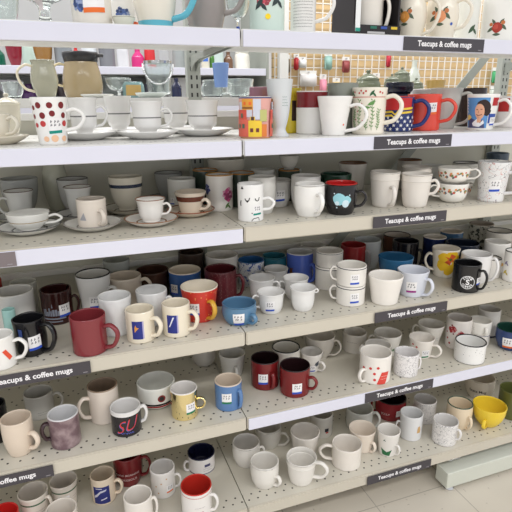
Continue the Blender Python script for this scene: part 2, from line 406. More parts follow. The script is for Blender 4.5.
        S.wrap('pale_dots', [disc(-.011, -.008, .006), disc(.012, -.009, .0095, sy=1.1), disc(-.019, .018, .002), disc(.022, .014, .002), disc(-.012, -.02, .002)], d[2], d[3], paint((205,226,235)))
    elif t == 'roses':
        rnd = random.Random(idx); 
        for c, k0 in (((110,110,115), 0), ((205,85,75), 1), ((120,130,80), 2), ((220,150,90), 3)):
            P = []
            for k in range(9):
                a = -80+k*20+rnd.uniform(-6, 6); P.append(blob(math.radians(a+k0*5)*S.r*.9, rnd.uniform(-.009, .009), rnd.uniform(.002, .0042), k+k0))
            S.wrap('rose_print', P, 0, d[3], paint(c))
    elif t == 'bear':
        S.wrap('bear_print', mm([disc(0, 0, 5), disc(0, 6, 4), disc(-3.4, 9.5, 1.8), disc(3.4, 9.5, 1.8), disc(5, -3, 3)]), d[2], d[3], paint(d[6]))
    elif t == 'bigflower':
        P = [blob(.026*math.cos(q), .025*math.sin(q)-.006, .0195, k, amp=.12) for k, q in enumerate([.3, 1.35, 2.4, 3.5, 4.7, 5.7])]
        h = S.h; P = [[(x, min(.34*h, y)) for x, y in p] for p in P]
        S.wrap('yellow_petals', P, d[2], d[3], paint(d[6])); S.wrap('orange_star', [star(.001, .007, .021, 6, .35)], d[2], d[3], paint((222,95,50))); S.wrap('green_centre', [disc(.001, .007, .005)], d[2], d[3], paint((90,110,50)))
    elif t == 'logo':
        m = paint(d[6]); R0 = .0215; P = []
        for k in range(40):
            q0, q1 = 2*PI*k/40, 2*PI*(k+1)/40; P.append([(R0*math.cos(q0), R0*math.sin(q0)), (R0*math.cos(q1), R0*math.sin(q1)), (R0*.92*math.cos(q1), R0*.92*math.sin(q1)), (R0*.92*math.cos(q0), R0*.92*math.sin(q0))])
        P += [[(x, y) for x, y in p] for p in text_polys('S', .024, .03)]
        for word, up in (('STONE', 1), ('COFFEE', -1)):
            n = len(word)
            for i, ch in enumerate(word):
                q = PI/2*up - up*(i-(n-1)/2)*.40; rot = q-PI/2 if up > 0 else q+PI/2; c, s_ = math.cos(rot), math.sin(rot)
                for p in text_polys(ch, .0105, .02): P.append([(R0*.70*math.cos(q)+x*c-y*s_, R0*.70*math.sin(q)+x*s_+y*c) for x, y in p])
        S.wrap('round_logo', P, d[2], d[3], m)
    elif t == 'lid':
        bm = bmesh.new(); r = S.R(S.h)*1.03; k = r*.9
        lathe(bm, [(0, S.h-.002, 0, 0), (r, S.h-.002, 0, 0), (r*1.02, S.h+.002, 0, 0), (r*.85, S.h+k*.22, 0, 0), (r*.45, S.h+k*.48, 0, 0), (r*.16, S.h+k*.60, 0, 0), (r*.14, S.h+k*.68, 0, 0), (r*.24, S.h+k*.78, 0, 0), (r*.16, S.h+k*.92, 0, 0), (0, S.h+k*.98, 0, 0)], 28)
        mesh_obj('lid', bm, cer(d[1]), S.root)
    elif t == 'lidband':
        bm = bmesh.new(); r = S.R(S.h*.95)
        lathe(bm, [(0, S.h+.008, 0, 0), (r*1.12, S.h+.008, 0, 0), (r*1.14, S.h, 0, 0), (r*1.05, S.h*.84, 0, 0), (r*.9, S.h*.84, 0, 0)][::-1], 32); mesh_obj(d[1], bm, cer(d[2], .35), S.root)
        bm = bmesh.new(); tube(bm, catmull([(r*.9, 0, S.h*.97), (r*1.3, 0, S.h*1.0), (r*1.45, 0, S.h*.98)], 5), .014, .006, Vector((0, 1, 0))); mesh_obj('spout', bm, cer(d[2], .35), S.root)
    elif t == 'bail':
        bm = bmesh.new(); r = S.R(S.h*.9)+.004
        tube(bm, catmull([(r*math.cos(q), -r*.2-abs(math.sin(q))*.3*r*0-.9*r*math.sin(q), S.h*.93-.55*S.h*math.sin(q)) for q in [PI*k/8 for k in range(9)]], 4), .003, .003, Vector((0, 0, 1)), 8)
        mesh_obj('bail_handle', bm, any_mat('chrome'), S.root)

CAM = Vector((-0.3854, -1.1480, 1.3128))
def vessel(x, y, z, r, h, prof, col, label, name='mug', cat='mug', inn=None, rim=None, hd=None, dec=(), grp=None, pat=None, rough=None, sau=None):
    face = math.atan2(CAM.y-y, CAM.x-x) + PI/2          # the side turned to the aisle
    root = thing(name, (x, y, z), label, cat, grp, face)
    glass = col == 'glass'
    wall = .0025 if (prof in ('facet', 'bell', 'bowlcup', 'footed', 'teacup', 'goblet') or glass) else .0042
    wall = min(wall, r*.14)
    bm_ = pattern(pat, tuple(col)) if pat else (cer(tuple(col), rough) if rough else any_mat(col))
    im = any_mat(inn) if inn else (any_mat(col) if not pat or pat in ('speckle', 'scribble', 'comic', 'delft') and not inn else any_mat(col))
    rm = any_mat(rim) if rim else (im if inn else bm_)
    mesh_obj('body', body_mesh(prof, r, h, wall, 44), [bm_, rm, im], root)
    S = Surf(root, prof, r, h)
    if hd:
        a, zt, zb, ext, t, hc = hd; e = min(.044, ext*.0016); t = t*.0015
        Rt, Rb, Rm = S.R(zt*h), S.R(zb*h), max(S.R(zt*h), S.R((zt+zb)/2*h)); dz = (zt-zb)*h
        th = math.radians(a)-PI/2; u = Vector((math.cos(th), math.sin(th), 0)); sd = Vector((-u.y, u.x, 0)); up = Vector((0, 0, 1))
        P = [u*q+up*w for q, w in ((Rt-.002, zt*h-.002), (Rt+e*.5, zt*h+.002), (Rm+e*.93, zt*h-dz*.20), (Rm+e*.95, zt*h-dz*.52), (Rb+(Rm-Rb)*.5+e*.62, zb*h+dz*.12), (Rb+e*.18, zb*h+.001), (Rb-.002, zb*h-.001))]
        bm = bmesh.new(); tube(bm, catmull(P, 5), t*.62, t*.42, sd, 12); mesh_obj('handle', bm, any_mat(hc) if hc else (any_mat(col)), root)
    for i, d in enumerate(dec): deco(S, d, i+int(abs(x)*1000))
    if sau:
        sr, sc, sl, srim, sg = sau
        sroot = thing('saucer', (x, y, z-.009), sl, 'saucer', sg, face)
        L = [(0, 0, 0, 0), (sr*.5, 0, 0, 0), (sr*.54, .001, 0, 0), (sr*.8, .009, 0, 0), (sr*.97, .0165, 0, 0), (sr, .0185, 1, 0), (sr*.985, .0195, 1, 0), (sr*.93, .0180, 1, 0), (sr*.8, .0125, 0, 0), (sr*.56, .0085, 0, 0), (sr*.5, .0080, 1 if srim else 0, 0), (sr*.47, .0078, 0, 0), (0, .0078, 0, 0)]
        bm = bmesh.new(); lathe(bm, L, 56); mesh_obj('plate', bm, [cer(sc), cer(srim) if srim else cer(sc)], sroot)
    return root

# ---------------------------------------------------------------- store fixtures
def shelf_metal(key, rgb, holes=True, x_off=0.0):
    k = ('shelf', key)
    if k in MATS: return MATS[k]
    m, nt, b, tc, mx = base_mat(key, rgb, .38, vary=.035, vscale=9)
    if holes:
        sp = N(nt, 'ShaderNodeSeparateXYZ'); nt.links.new(tc.outputs['Object'], sp.inputs[0]); tot = None
        geo = N(nt, 'ShaderNodeNewGeometry'); sn = N(nt, 'ShaderNodeSeparateXYZ'); nt.links.new(geo.outputs['Normal'], sn.inputs[0])
        for row, yy in enumerate((.034, .056, .30, .322, .40)):
            fx = mth(nt, 'MULTIPLY', mth(nt, 'SUBTRACT', mth(nt, 'FRACT', mth(nt, 'ADD', mth(nt, 'DIVIDE', sp.outputs[0], .0285), .5*(row % 2)+10)), .5), .0285)
            fy = mth(nt, 'SUBTRACT', sp.outputs[1], yy)
            q = mth(nt, 'LESS_THAN', mth(nt, 'ADD', mth(nt, 'MULTIPLY', fx, fx), mth(nt, 'MULTIPLY', fy, fy)), .0030**2)
            tot = q if tot is None else mth(nt, 'MAXIMUM', tot, q)
        tot = mth(nt, 'MULTIPLY', tot, mth(nt, 'GREATER_THAN', sn.outputs[2], .5))
        fac_mix(nt, b, mx, tot, (38,34,32))
    MATS[k] = m; return m
DECK = shelf_metal('beige_shelf_enamel', (204,199,186)); LIPM = shelf_metal('beige_lip_enamel', (200,193,178), False)
WDECK = shelf_metal('white_shelf_enamel', (222,221,217)); CHAN = shelf_metal('white_price_channel', (216,216,229), False)
GREY = shelf_metal('grey_green_enamel', (156,160,152), False)
def shelf(z, x0, x1, channel, label, grp, D=.456, deck_m=DECK, lip_m=LIPM, thick=.038):
    root = thing('store_shelf', (x0, 0, z), label, 'shelf', grp); w = x1-x0
    box_obj('deck', (.0015, .006, -.02, w-.0015, D, 0), deck_m, root)
    bm = bmesh.new(); add_box(bm, .0015, 0, -thick, w-.0015, .012, .0005); bmesh.ops.bevel(bm, geom=[e for e in bm.edges], offset=.003, segments=2, affect='EDGES')
    mesh_obj('front_lip', bm, lip_m, root, False)
    if channel: box_obj('price_channel', (.004, -.004, -thick+.001, w-.004, .001, -.002), CHAN, root, .0015)
    for bx in (.006, w-.010):
        bm = bmesh.new(); v = [(bx, .4555, -.0205), (bx, .06, -.0205), (bx, .06, -.030), (bx, .36, -.036), (bx, .42, -.046), (bx, .4555, -.066)]
        a = [bm.verts.new(p) for p in v]; c = [bm.verts.new((p[0]+.004, p[1], p[2])) for p in v]
        bm.faces.new(a); bm.faces.new(c[::-1])
        for i in range(6): bm.faces.new((a[i], c[i], c[(i+1) % 6], a[(i+1) % 6]))
        bmesh.ops.recalc_face_normals(bm, faces=bm.faces[:]); mesh_obj('bracket', bm, GREY, root, False)
    return root
ZS = dict(A=1.4659, B=1.2265, C=1.0154, D=.7321, E=.4711, F=.16)
ORD = dict(A='top', B='second', C='third', D='fourth', E='fifth', F='bottom')
W = 1.22
for k, z in ZS.items():
    for u, (x0, x1) in (('left', (-W, 0)), ('right', (0, W)), ('far right', (W, 2*W))):
        if u == 'far right' and k in 'AB': continue
        ch = (k in 'AB') or (k == 'C' and u == 'left') or (k == 'E' and u != 'left')
        bl = k in 'AB'
        ad = 'bottom' if k == 'F' else ORD[k]
        lab = {'left': 'long metal shelf holding the %s row of cups, left bay', 'right': 'long metal shelf holding the %s row of cups, right bay with hanging sign', 'far right': 'empty shelf of the %s row beyond the right bay, only its back corner seen'}[u] % ad
        lab = lab.replace('hanging sign', 'its whole sign')
        s = shelf(z, x0, x1, ch, lab, 'store shelves in the ' + u + ' bay', D=.30 if k == 'A' else .4555, deck_m=WDECK if bl else DECK, lip_m=WDECK if bl else LIPM)
# signs
SIGN = shelf_metal('charcoal_sign_card', (64,60,66), False); SIGNB = shelf_metal('taupe_sign_back', (120,110,112), False)
def sign(x0, x1, z, label, m=SIGN, text=True):
    root = thing('shelf_sign', (x0, -.0045, z-.003), label, 'sign', 'category signs on the shelf edges'); w = x1-x0
    box_obj('card', (0, -.0015, -.0315, w, .0004, 0), m, root)
    if text:
        bm = bmesh.new()
        for p in text_polys('Teacups & coffee mugs', .0186, .027):
            try: bm.faces.new([bm.verts.new((x+w*.5, -.0019, y-.0152)) for x, y in p])
            except ValueError: pass
        bmesh.ops.scale(bm, vec=(.97, 1, 1), space=Matrix.Translation((-w*.5, 0, 0)), verts=bm.verts[:])
        mesh_obj('lettering', bm, paint((236,234,236)), root, False)
    box_obj('corner_mark', (w-.018, -.0018, -.0275, w-.008, -.001, -.0258), paint((150,146,150)), root)
sign(.422, .672, ZS['A'], 'dark Teacups & coffee mugs sign on the top shelf edge')
sign(.354, .598, ZS['B'], 'dark Teacups & coffee mugs sign under the star-patterned mug, second shelf')
sign(.366, .607, ZS['C'], 'dark Teacups & coffee mugs sign on third shelf edge, right bay')
sign(.391, .645, ZS['D'], 'dark Teacups & coffee mugs sign under the tapered tumbler, fourth shelf')
sign(.375, .623, ZS['E'], 'dark Teacups & coffee mugs sign under the red-spotted mug, fifth shelf')
sign(.403, .650, ZS['F'], 'dark Teacups & coffee mugs sign on bottom shelf edge near the floor')
sign(-.640, -.391, ZS['D'], 'dark Teacups & coffee mugs sign under the maroon mug, left bay')
sign(-.752, -.504, ZS['E'], 'dark Teacups & coffee mugs sign under the beige mug, left bay lower shelf')
sign(-.762, -.515, ZS['C'], 'taupe blank-ended sign at the left end of the third shelf edge', SIGNB, False)
# uprights
def slot_mat():
    m, nt, b, tc, mx = base_mat('slotted_upright_enamel', (168,172,164), .4)
    sp = N(nt, 'ShaderNodeSeparateXYZ'); nt.links.new(tc.outputs['Object'], sp.inputs[0])
    fz = mth(nt, 'LESS_THAN', mth(nt, 'ABSOLUTE', mth(nt, 'SUBTRACT', mth(nt, 'FRACT', mth(nt, 'DIVIDE', sp.outputs[2], .0254)), .5)), .24)
    fx = mth(nt, 'LESS_THAN', mth(nt, 'ABSOLUTE', mth(nt, 'SUBTRACT', mth(nt, 'ABSOLUTE', sp.outputs[0]), .0085)), .0028)
    geo = N(nt, 'ShaderNodeNewGeometry'); sn = N(nt, 'ShaderNodeSeparateXYZ'); nt.links.new(geo.outputs['Normal'], sn.inputs[0])
    fac_mix(nt, b, mx, mth(nt, 'MULTIPLY', mth(nt, 'MULTIPLY', fz, fx), mth(nt, 'LESS_THAN', sn.outputs[1], -.5)), (40,40,40)); return m
UM = slot_mat()
for x, lab in ((-W, 'slotted metal upright at the left end of the left bay'), (0, 'slotted grey metal upright between the two bays'), (W, 'slotted grey metal upright at the right end behind the portrait mug')):
    t = tag(box_obj('shelf_upright', (-.021, 0, 0, .021, .03, 2.0), UM, None, .002), lab, 'upright', 'slotted uprights of the gondola'); t.location = (x, .4565, 0)
PANEL = shelf_metal('greenish_beige_back_panel', (206,204,190), False)
for x0, x1, lab in ((-W, 0, 'flat beige back panel behind the left bay shelves'), (0, W, 'flat beige back panel behind the right bay shelves'), (W, 2*W, 'flat beige back panel beyond the right upright')):
    root = thing('back_panel', (x0, .488, 0), lab, 'panel', 'gondola back panels')
    box_obj('sheet', (.002, 0, .02, W-.002, .006, 1.285), PANEL, root)
    box_obj('top_rail', (.022, -.020, 1.266, W-.022, -.001, 1.285), WDECK, root, .002)
    box_obj('middle_rail', (.022, -.020, .800, W-.022, -.001, .818), WDECK, root, .002)
# diagonal brace in front of the panel
bm = bmesh.new(); a, b_ = Vector((1.19, .4600, 1.545)), Vector((.45, .4600, .735))
d = (b_-a).normalized(); n = Vector((-d.z, 0, d.x))*.017
vs = []
for yo in (-.002, .002):
    vs.append([bm.verts.new(p + Vector((0, yo, 0))) for p in (a-n, a+n, b_+n, b_-n)])
bm.faces.new(vs[0]); bm.faces.new(vs[1][::-1])
for i in range(4): bm.faces.new((vs[0][i], vs[1][i], vs[1][(i+1) % 4], vs[0][(i+1) % 4]))
bmesh.ops.recalc_face_normals(bm, faces=bm.faces[:])
tag(mesh_obj('diagonal_brace', bm, GREY, None, False), 'grey diagonal metal brace rising to the right behind the mugs', 'brace')
# other side of the gondola
root = thing('store_shelf', (-W, .50, 1.325), 'white shelf on the far side of the gondola carrying pitchers and glass', 'shelf')
box_obj('deck', (0, 0, -.018, 2*W, .45, 0), WDECK, root); box_obj('front_lip', (0, -.006, -.025, 2*W, 0, .001), WDECK, root, .001)
root = thing('store_shelf', (-1.9, 1.5, 1.476), 'distant white shelf across the next aisle, lined with jars', 'shelf')
box_obj('deck', (0, .01, -.03, 2.54, .42, 0), WDECK, root); box_obj('front_lip', (0, 0, -.034, 2.54, .01, .001), CHAN, root, .002)
root = thing('store_shelf', (-1.9, 1.5, 1.30), 'lower distant white shelf across the next aisle with glassware', 'shelf')
box_obj('deck', (0, .01, -.03, 2.54, .42, 0), WDECK, root); box_obj('front_lip', (0, 0, -.034, 2.54, .01, .001), CHAN, root, .002)
tag(box_obj('back_panel', (-1.9, 1.925, 0, .64, 1.94, 1.98), shelf_metal('pale_grey_panel', (168,168,168), False)), 'pale panel behind the distant jars across the next aisle', 'panel')
tag(box_obj('white_post', (.715, 1.49, 0, .765, 1.53, 1.95), WDECK, None, .002), 'white square post standing between distant shelf and pegboard', 'post')
tag(box_obj('end_panel', (.642, 1.5, 0, .655, 1.92, 1.98), GREY), 'grey end panel of the distant shelf unit', 'panel')
# pegboard display with wire grid
def peg_mat():
    m, nt, b, tc, mx = base_mat('tan_slat_board', (216,188,142), .6, vary=.08, vscale=6)
    sp = N(nt, 'ShaderNodeSeparateXYZ'); nt.links.new(tc.outputs['Object'], sp.inputs[0])
    q = mth(nt, 'LESS_THAN', mth(nt, 'FRACT', mth(nt, 'DIVIDE', sp.outputs[2], .05)), .10)
    fac_mix(nt, b, mx, q, (165,140,108)); return m
root = thing('display_board', (.79, 1.78, 0), 'tan slat board with white wire grid across the next aisle', 'display board')
box_obj('board', (0, 0, 0, 2.6, .02, 2.35), peg_mat(), root)
bm = bmesh.new()
for i in range(52): add_box(bm, i*.05, -.030, .9, i*.05+.0045, -.024, 2.3)
for i in range(29): add_box(bm, 0, -.026, .9+i*.05, 2.6, -.020, .9045+i*.05)
mesh_obj('wire_grid', bm, paint((235,232,226), .35), root, False)
for (x, z, w, h, c, lab) in ((.96, 1.53, .05, .06, (238,238,236), 'white hang tag package on the wire grid'), (.92, 1.53, .03, .09, (175,40,45), 'red packet hanging on the wire grid left of the white tag'), (.86, 1.52, .04, .10, (120,110,95), 'olive packet hanging at the left of the wire grid'), (1.10, 1.40, .045, .13, (235,150,170), 'pink packet hanging low on the wire grid'), (1.19, 1.39, .05, .11, (240,205,120), 'yellow packet hanging low on the wire grid'), (1.13, 1.54, .05, .10, (150,190,180), 'pale teal packet hanging high on the wire grid'), (1.25, 1.52, .05, .09, (150,70,70), 'dark rose packet hanging high on the wire grid'), (1.40, 1.41, .05, .13, (225,205,205), 'pale pink packet hanging on the wire grid, centre'), (1.47, 1.41, .05, .13, (225,170,110), 'orange tan packet hanging beside the pale pink one'), (1.55, 1.56, .03, .10, (190,40,60), 'crimson packet hanging alone on the wire grid'), (1.0, 1.44, .11, .09, (226,222,220), 'wide white card package hanging over the tan box'), (2.42, 1.47, .07, .10, (70,170,110), 'bright green packet hanging at far right of the grid'), (2.42, 1.36, .07, .08, (215,225,215), 'pale packet hanging below the green one')):
    p = thing('hanging_packet', (x, 1.745, z), lab, 'packet', 'small packets hanging on the wire grid')
    bm = bmesh.new(); add_box(bm, -w/2, -.018, -h/2, w/2, 0, h/2*.55); bmesh.ops.bevel(bm, geom=bm.edges[:], offset=.006, segments=2, affect='EDGES'); mesh_obj('pouch', bm, paint(c), p)
    box_obj('header_card', (-w/2, -.006, h/2*.55, w/2, -.003, h/2), paint((236,234,230)), p)
    box_obj('hook', (-.003, -.02, h/2-.012, .003, .012, h/2-.006), any_mat('chrome'), p)
# kick beam near the floor
root = thing('base_beam', (.722, -.014, 0), 'pale grey-green metal beam near the floor under the bottom shelf', 'beam')
box_obj('channel', (0, 0, .018, .95, .06, .080), shelf_metal('pale_green_enamel', (206,208,196), False), root, .003)
bm = bmesh.new(); lathe(bm, [(0, 0, 0, 0), (.018, 0, 0, 0), (.019, .004, 0, 0), (.008, .007, 0, 0), (.006, .018, 0, 0), (0, .018, 0, 0)], 24); f = mesh_obj('levelling_foot', bm, any_mat('chrome'), root); f.location = (.03, .022, 0)
root = thing('wire_hook', (.765, .012, .1205), 'small chrome wire loop hanging under the bottom shelf lip', 'hook')
bm = bmesh.new(); tube(bm, catmull([(-.03, 0, .002), (-.02, -.002, -.008), (0, -.004, -.004), (.02, -.002, -.008), (.03, 0, .002)], 5), .0022, .0022, Vector((0, 1, 0)), 8); mesh_obj('loop', bm, any_mat('chrome'), root)
# gift box on the top shelf
root = thing('gift_box', (0.3735, 0.1000, 1.4659), 'black open-front gift box holding a white mug, top shelf', 'box')
BK = paint((36,32,34), .5)
box_obj('box_base', (-.066, -.058, 0, .066, .058, .006), BK, root); box_obj('front_edge', (-.066, -.062, 0, .066, -.056, .026), BK, root)
box_obj('back_panel', (-.066, .052, .006, .066, .058, .14), BK, root); box_obj('side_panel', (-.066, -.056, .006, -.061, .052, .14), BK, root); box_obj('side_panel', (.061, -.056, .006, .066, .052, .14), BK, root); box_obj('top_panel', (-.066, -.058, .140, .066, .058, .146), BK, root)
box_obj('price_sticker', (-.065, -.0635, .01, -.052, -.0618, .085), paint((235,236,235)), root)
box_obj('green_strip', (-.065, -.0642, .01, -.052, -.0634, .018), paint((40,150,130)), root)
for i, c in enumerate(((40,110,90), (50,80,160), (225,190,50))): box_obj('colour_mark', (-.022+i*.03, -.0630, .0175, -.004+i*.03, -.0618, .0235), paint(c), root)
box_obj('brand_print', (-.03, -.0630, .006, .02, -.0618, .011), paint((190,188,188)), root)
# ---------------------------------------------------------------- setting
def floor_mat():
    m, nt, b, tc, mx = base_mat('beige_vinyl_tile', (206,198,184), .35, vary=.06, vscale=5)
    bt = N(nt, 'ShaderNodeTexBrick'); bt.offset = 0; bt.inputs['Scale'].default_value = 1; bt.inputs['Brick Width'].default_value = .305; bt.inputs['Row Height'].default_value = .305; bt.inputs['Mortar Size'].default_value = .0016
    mp = N(nt, 'ShaderNodeMapping'); mp.inputs['Location'].default_value = (-.158, -.02, 0); nt.links.new(tc.outputs['Object'], mp.inputs[0]); nt.links.new(mp.outputs[0], bt.inputs['Vector'])
    m2 = fac_mix(nt, b, mx, bt.outputs['Fac'], (165,158,146))
    sp = mth(nt, 'GREATER_THAN', noise(nt, tc, 55, 3), .70); fac_mix(nt, b, m2, sp, (176,168,154)); return m
fl = box_obj('floor', (-5, -5, -.05, 6, 6, 0), floor_mat()); fl['kind'] = 'structure'
wl = box_obj('wall_back', (-5, 6, 0, 6, 6.1, 4.0), shelf_metal('store_wall', (222,222,222), False)); wl['kind'] = 'structure'

# ---------------------------------------------------------------- the cups and mugs: position on their shelf, radius and height in metres
V = vessel
# top shelf
V(-.4792,0.112,1.4659,0.0321,0.07,'bowl','glass','clear glass bowl at the far left of the top shelf',name='glass_bowl',cat='bowl')
V(-.4009,0.088,1.4659,0.0487,0.11,'cakestand','glass','clear glass footed stand with printed paper tucked in, on the top shelf',name='glass_cake_stand',cat='cake stand',dec=[('rect','printed_paper',-30,0.55,26,45,(215,205,205)),('rect','price_sticker',18,0.75,22,40,(130,190,225))])
V(-.3062,0.088,1.4659,0.0412,0.12,'jar',(226,220,210),'cream jar with blue flower print and orange-striped price tag',name='ceramic_jar',cat='jar',dec=[('flower','flower_print',-32,0.4,15,(80,105,165)),('st',8,0.42,'orange',1.6)])
V(-.2315,0.168,1.4659,0.0317,0.12,'jar',(238,237,234),'white jar with a round blue flower, behind the small saucer on the top shelf',name='ceramic_jar',cat='jar',dec=[('flower','flower_print',-2,0.3,12,(80,105,165)),('rect','orange_label',55,0.18,20,5,(225,90,40))])
V(-.2441,0.06,1.4659,0.0239,0.022,'dish',(214,214,200),'small pale dish on the top shelf beside turquoise-footed pitcher',name='small_dish',cat='dish')
V(-.1707,0.088,1.4659,0.0462,0.15,'jug',(228,222,208),'cream pitcher with turquoise foot and turquoise handle on the top shelf',name='pitcher',cat='pitcher',hd=(75,0.72,0.16,50,11,(95,180,200)),dec=[('ring','turquoise_foot',0.0,0.12,(95,180,200))])
V(-.0458,0.124,1.4659,0.0473,0.14,'jug',(150,142,138),'brownish grey stoneware pitcher on the top shelf',name='pitcher',cat='pitcher',hd=(80,0.8,0.33,32,10,None))
V(0.0356,0.128,1.4659,0.0292,0.1,'stemglass','glass','clear glass goblet with blue tag beside the grey pitcher',name='glass_goblet',cat='goblet',dec=[('rect','blue_tag',-25,0.12,14,14,(45,85,185))])
V(0.0927,0.08,1.4659,0.043,0.13,'cyl',(205,222,212),'pale mint canister with red flower, dark leaves and yellow dot sticker',name='canister',cat='canister',dec=[('flower','flower_print',-12,0.56,13,(205,80,95)),('leaf','leaf_print',-25,0.47,15,(45,60,60)),('leaf','leaf_print',30,0.52,15,(45,60,60)),('dots','yellow_sticker',[(3,0.26,5)],(250,215,40))])
V(0.1834,0.072,1.4659,0.0315,0.12,'cyl',(232,230,226),'tall white mug printed with lines of handwriting on the top shelf',hd=(78,0.75,0.25,34,7,None),dec=[('lines','handwriting',0,0.42,38,55,(90,90,90))])
V(0.3735,0.1,1.4739,0.0457,0.105,'cyl',(228,222,212),'white boxed mug standing inside a black gift box',hd=(70,0.8,0.12,11,7,None))
V(0.5008,0.08,1.4659,0.038,0.125,'jug',(230,222,205),'cream pitcher printed with orange fruit, left of the pair',name='pitcher',cat='pitcher',hd=(75,0.75,0.1,20,7,None),dec=[('fruit','fruit_print',-28,0.42,13,(222,150,70))],grp='fruit pitchers')
V(0.5906,0.072,1.4659,0.043,0.13,'jug',(232,224,208),'cream pitcher printed with a peach and small blue berries, right of the pair',name='pitcher',cat='pitcher',hd=(75,0.72,0.2,20,7,None),dec=[('fruit','fruit_print',-5,0.42,14,(225,150,105)),('dots','berry_print',[(38,0.28,3)],(50,90,180))],grp='fruit pitchers')
V(0.7049,0.108,1.4659,0.034,0.12,'cyl',(228,228,220),'white canister with a dark leaf, behind the cream fruit pitcher',name='canister',cat='canister',dec=[('leaf','leaf_print',30,0.28,14,(60,85,60))])
V(0.7959,0.08,1.4659,0.0487,0.12,'cyl',(234,232,226),'white canister with a red apple print at right end of top shelf',name='canister',cat='canister',dec=[('fruit','apple_print',-5,0.3,13,(165,50,35))])
# second shelf
V(-.5276,0.128,1.2355,0.0295,0.0555,'teacup',(226,220,205),'beige teacup on a saucer at the left edge, second shelf from top',name='teacup',cat='teacup',hd=(55,0.84,0.22,14,6,None),sau=(0.0642,(222,214,196),'beige saucer under the cup at the left edge',None,None))
V(-.52,0.34,1.2265,0.0301,0.0851,'bowl',(222,216,198),'lidded cream sugar bowl behind the beige teacup',name='sugar_bowl',cat='sugar bowl',dec=[('lid',(222,216,198))])
V(-.414,0.072,1.2265,0.0379,0.0989,'taper8',(238,237,234),'tall white mug with rows of maroon, red and peach dots',hd=(75,0.72,0.3,22,7,None),dec=[('dots','dot_pattern',[(-38,0.83,5.2),(0,0.83,5),(40,0.83,5.6),(-62,0.78,4),(-28,0.62,5.4),(6,0.66,5),(48,0.62,5),(-66,0.6,4)],(120,30,35)),('dots','dot_pattern',[(-30,0.45,5),(-60,0.42,4),(52,0.45,5)],(190,60,60)),('dots','dot_pattern',[(-25,0.13,4.6),(8,0.14,6),(48,0.13,5)],(240,195,160)),('st',14,0.4,'teal')])
V(-.3421,0.192,1.2355,0.0354,0.0896,'footed',(232,231,229),'white silver-banded teacup right of the polka-dot mug, handle to the right',name='teacup',cat='teacup',hd=(80,0.75,0.25,15,5,None),dec=[('ring','silver_band',0.5,0.535,(126,126,126))],grp='white silver-banded teacups',sau=(0.076,(232,231,229),'white saucer under the banded teacup beside the polka-dot mug',None,'white teacup saucers'))
V(-.2461,0.328,1.2355,0.0366,0.0942,'footed',(232,231,229),'white silver-banded teacup behind, between the two front teacups with handles',name='teacup',cat='teacup',dec=[('ring','silver_band',0.5,0.535,(126,126,126))],grp='white silver-banded teacups',sau=(0.0804,(232,231,229),'white saucer set back between the two front teacup saucers',None,'white teacup saucers'))
V(-.1946,0.156,1.2355,0.0394,0.0803,'footed',(232,231,229),'white silver-banded teacup with handle, centre of the left teacup row',name='teacup',cat='teacup',hd=(80,0.75,0.25,16,5,None),dec=[('ring','silver_band',0.5,0.535,(126,126,126))],grp='white silver-banded teacups',sau=(0.0756,(232,231,229),'white saucer under the centre teacup with the handle',None,'white teacup saucers'))
V(-.0825,0.356,1.2355,0.0396,0.0911,'footed',(232,231,229),'white silver-banded teacup farther back, left of the handleless front cup',name='teacup',cat='teacup',dec=[('ring','silver_band',0.5,0.535,(126,126,126))],grp='white silver-banded teacups',sau=(0.074,(232,231,229),'white saucer set back,left of the handleless front cup',None,'white teacup saucers'))
V(-.0422,0.204,1.2355,0.0443,0.0819,'footed',(232,231,229),'white silver-banded teacup without visible handle, rightmost of its row',name='teacup',cat='teacup',dec=[('ring','silver_band',0.5,0.535,(126,126,126))],grp='white silver-banded teacups',sau=(0.0824,(232,231,229),'white saucer under the rightmost banded teacup',None,'white teacup saucers'))
# far side of the gondola
V(-.2796,0.62,1.325,0.052,0.014,'dish',(214,214,208),'grey-white dish with silver rim on the far shelf behind the teacups',name='dish',cat='dish')
V(-.1112,0.6,1.325,0.0528,0.018,'dish',(200,208,202),'pale green-grey dish on the far shelf behind the centre teacups',name='dish',cat='dish')
# second shelf
V(0.0548,0.064,1.2265,0.0401,0.0976,'cyl',(240,175,120),'mug printed all over with colourful red, pink and yellow townhouses',inn=(238,237,234),dec=[('village','townhouse_print',0,0.5,0,0,0)])
V(0.1273,0.084,1.2265,0.0336,0.139,'goblet',(214,218,220),'tall frosted white goblet beside the townhouse mug',name='frosted_goblet',cat='goblet',dec=[('lines','green_print',30,0.62,10,20,(90,130,120))],rough=0.5)
V(0.2128,0.22,1.2265,0.0363,0.1213,'cyl',(228,205,60),'yellow mug with black and red print, behind the frosted goblet',dec=[('rect','dark_print',25,0.5,10,40,(60,40,35)),('rect','red_print',48,0.45,8,20,(190,50,45))])
V(0.1786,0.36,1.2265,0.0332,0.1277,'cyl',(150,105,120),'dusty plum mug behind the townhouse mug',hd=(70,0.84,0.22,16,6,None))
V(0.249,0.148,1.2265,0.0429,0.1118,'cyl',(236,234,230),'white mug with a broad maroon band around its top',dec=[('ring','maroon_band',0.62,0.975,(122,28,34))])
V(0.2715,0.06,1.2265,0.0456,0.0978,'taper7',(238,236,233),'plain white tapered mug with long handle, right of the maroon-banded mug',hd=(72,0.76,0.12,28,7,None),dec=[('dots','orange_dot',[(45,0.28,2)],(230,110,60))])
V(0.3427,0.148,1.2265,0.0433,0.1325,'cyl',(150,155,145),'grey-green crock behind the white tapered mug',name='crock',cat='crock')
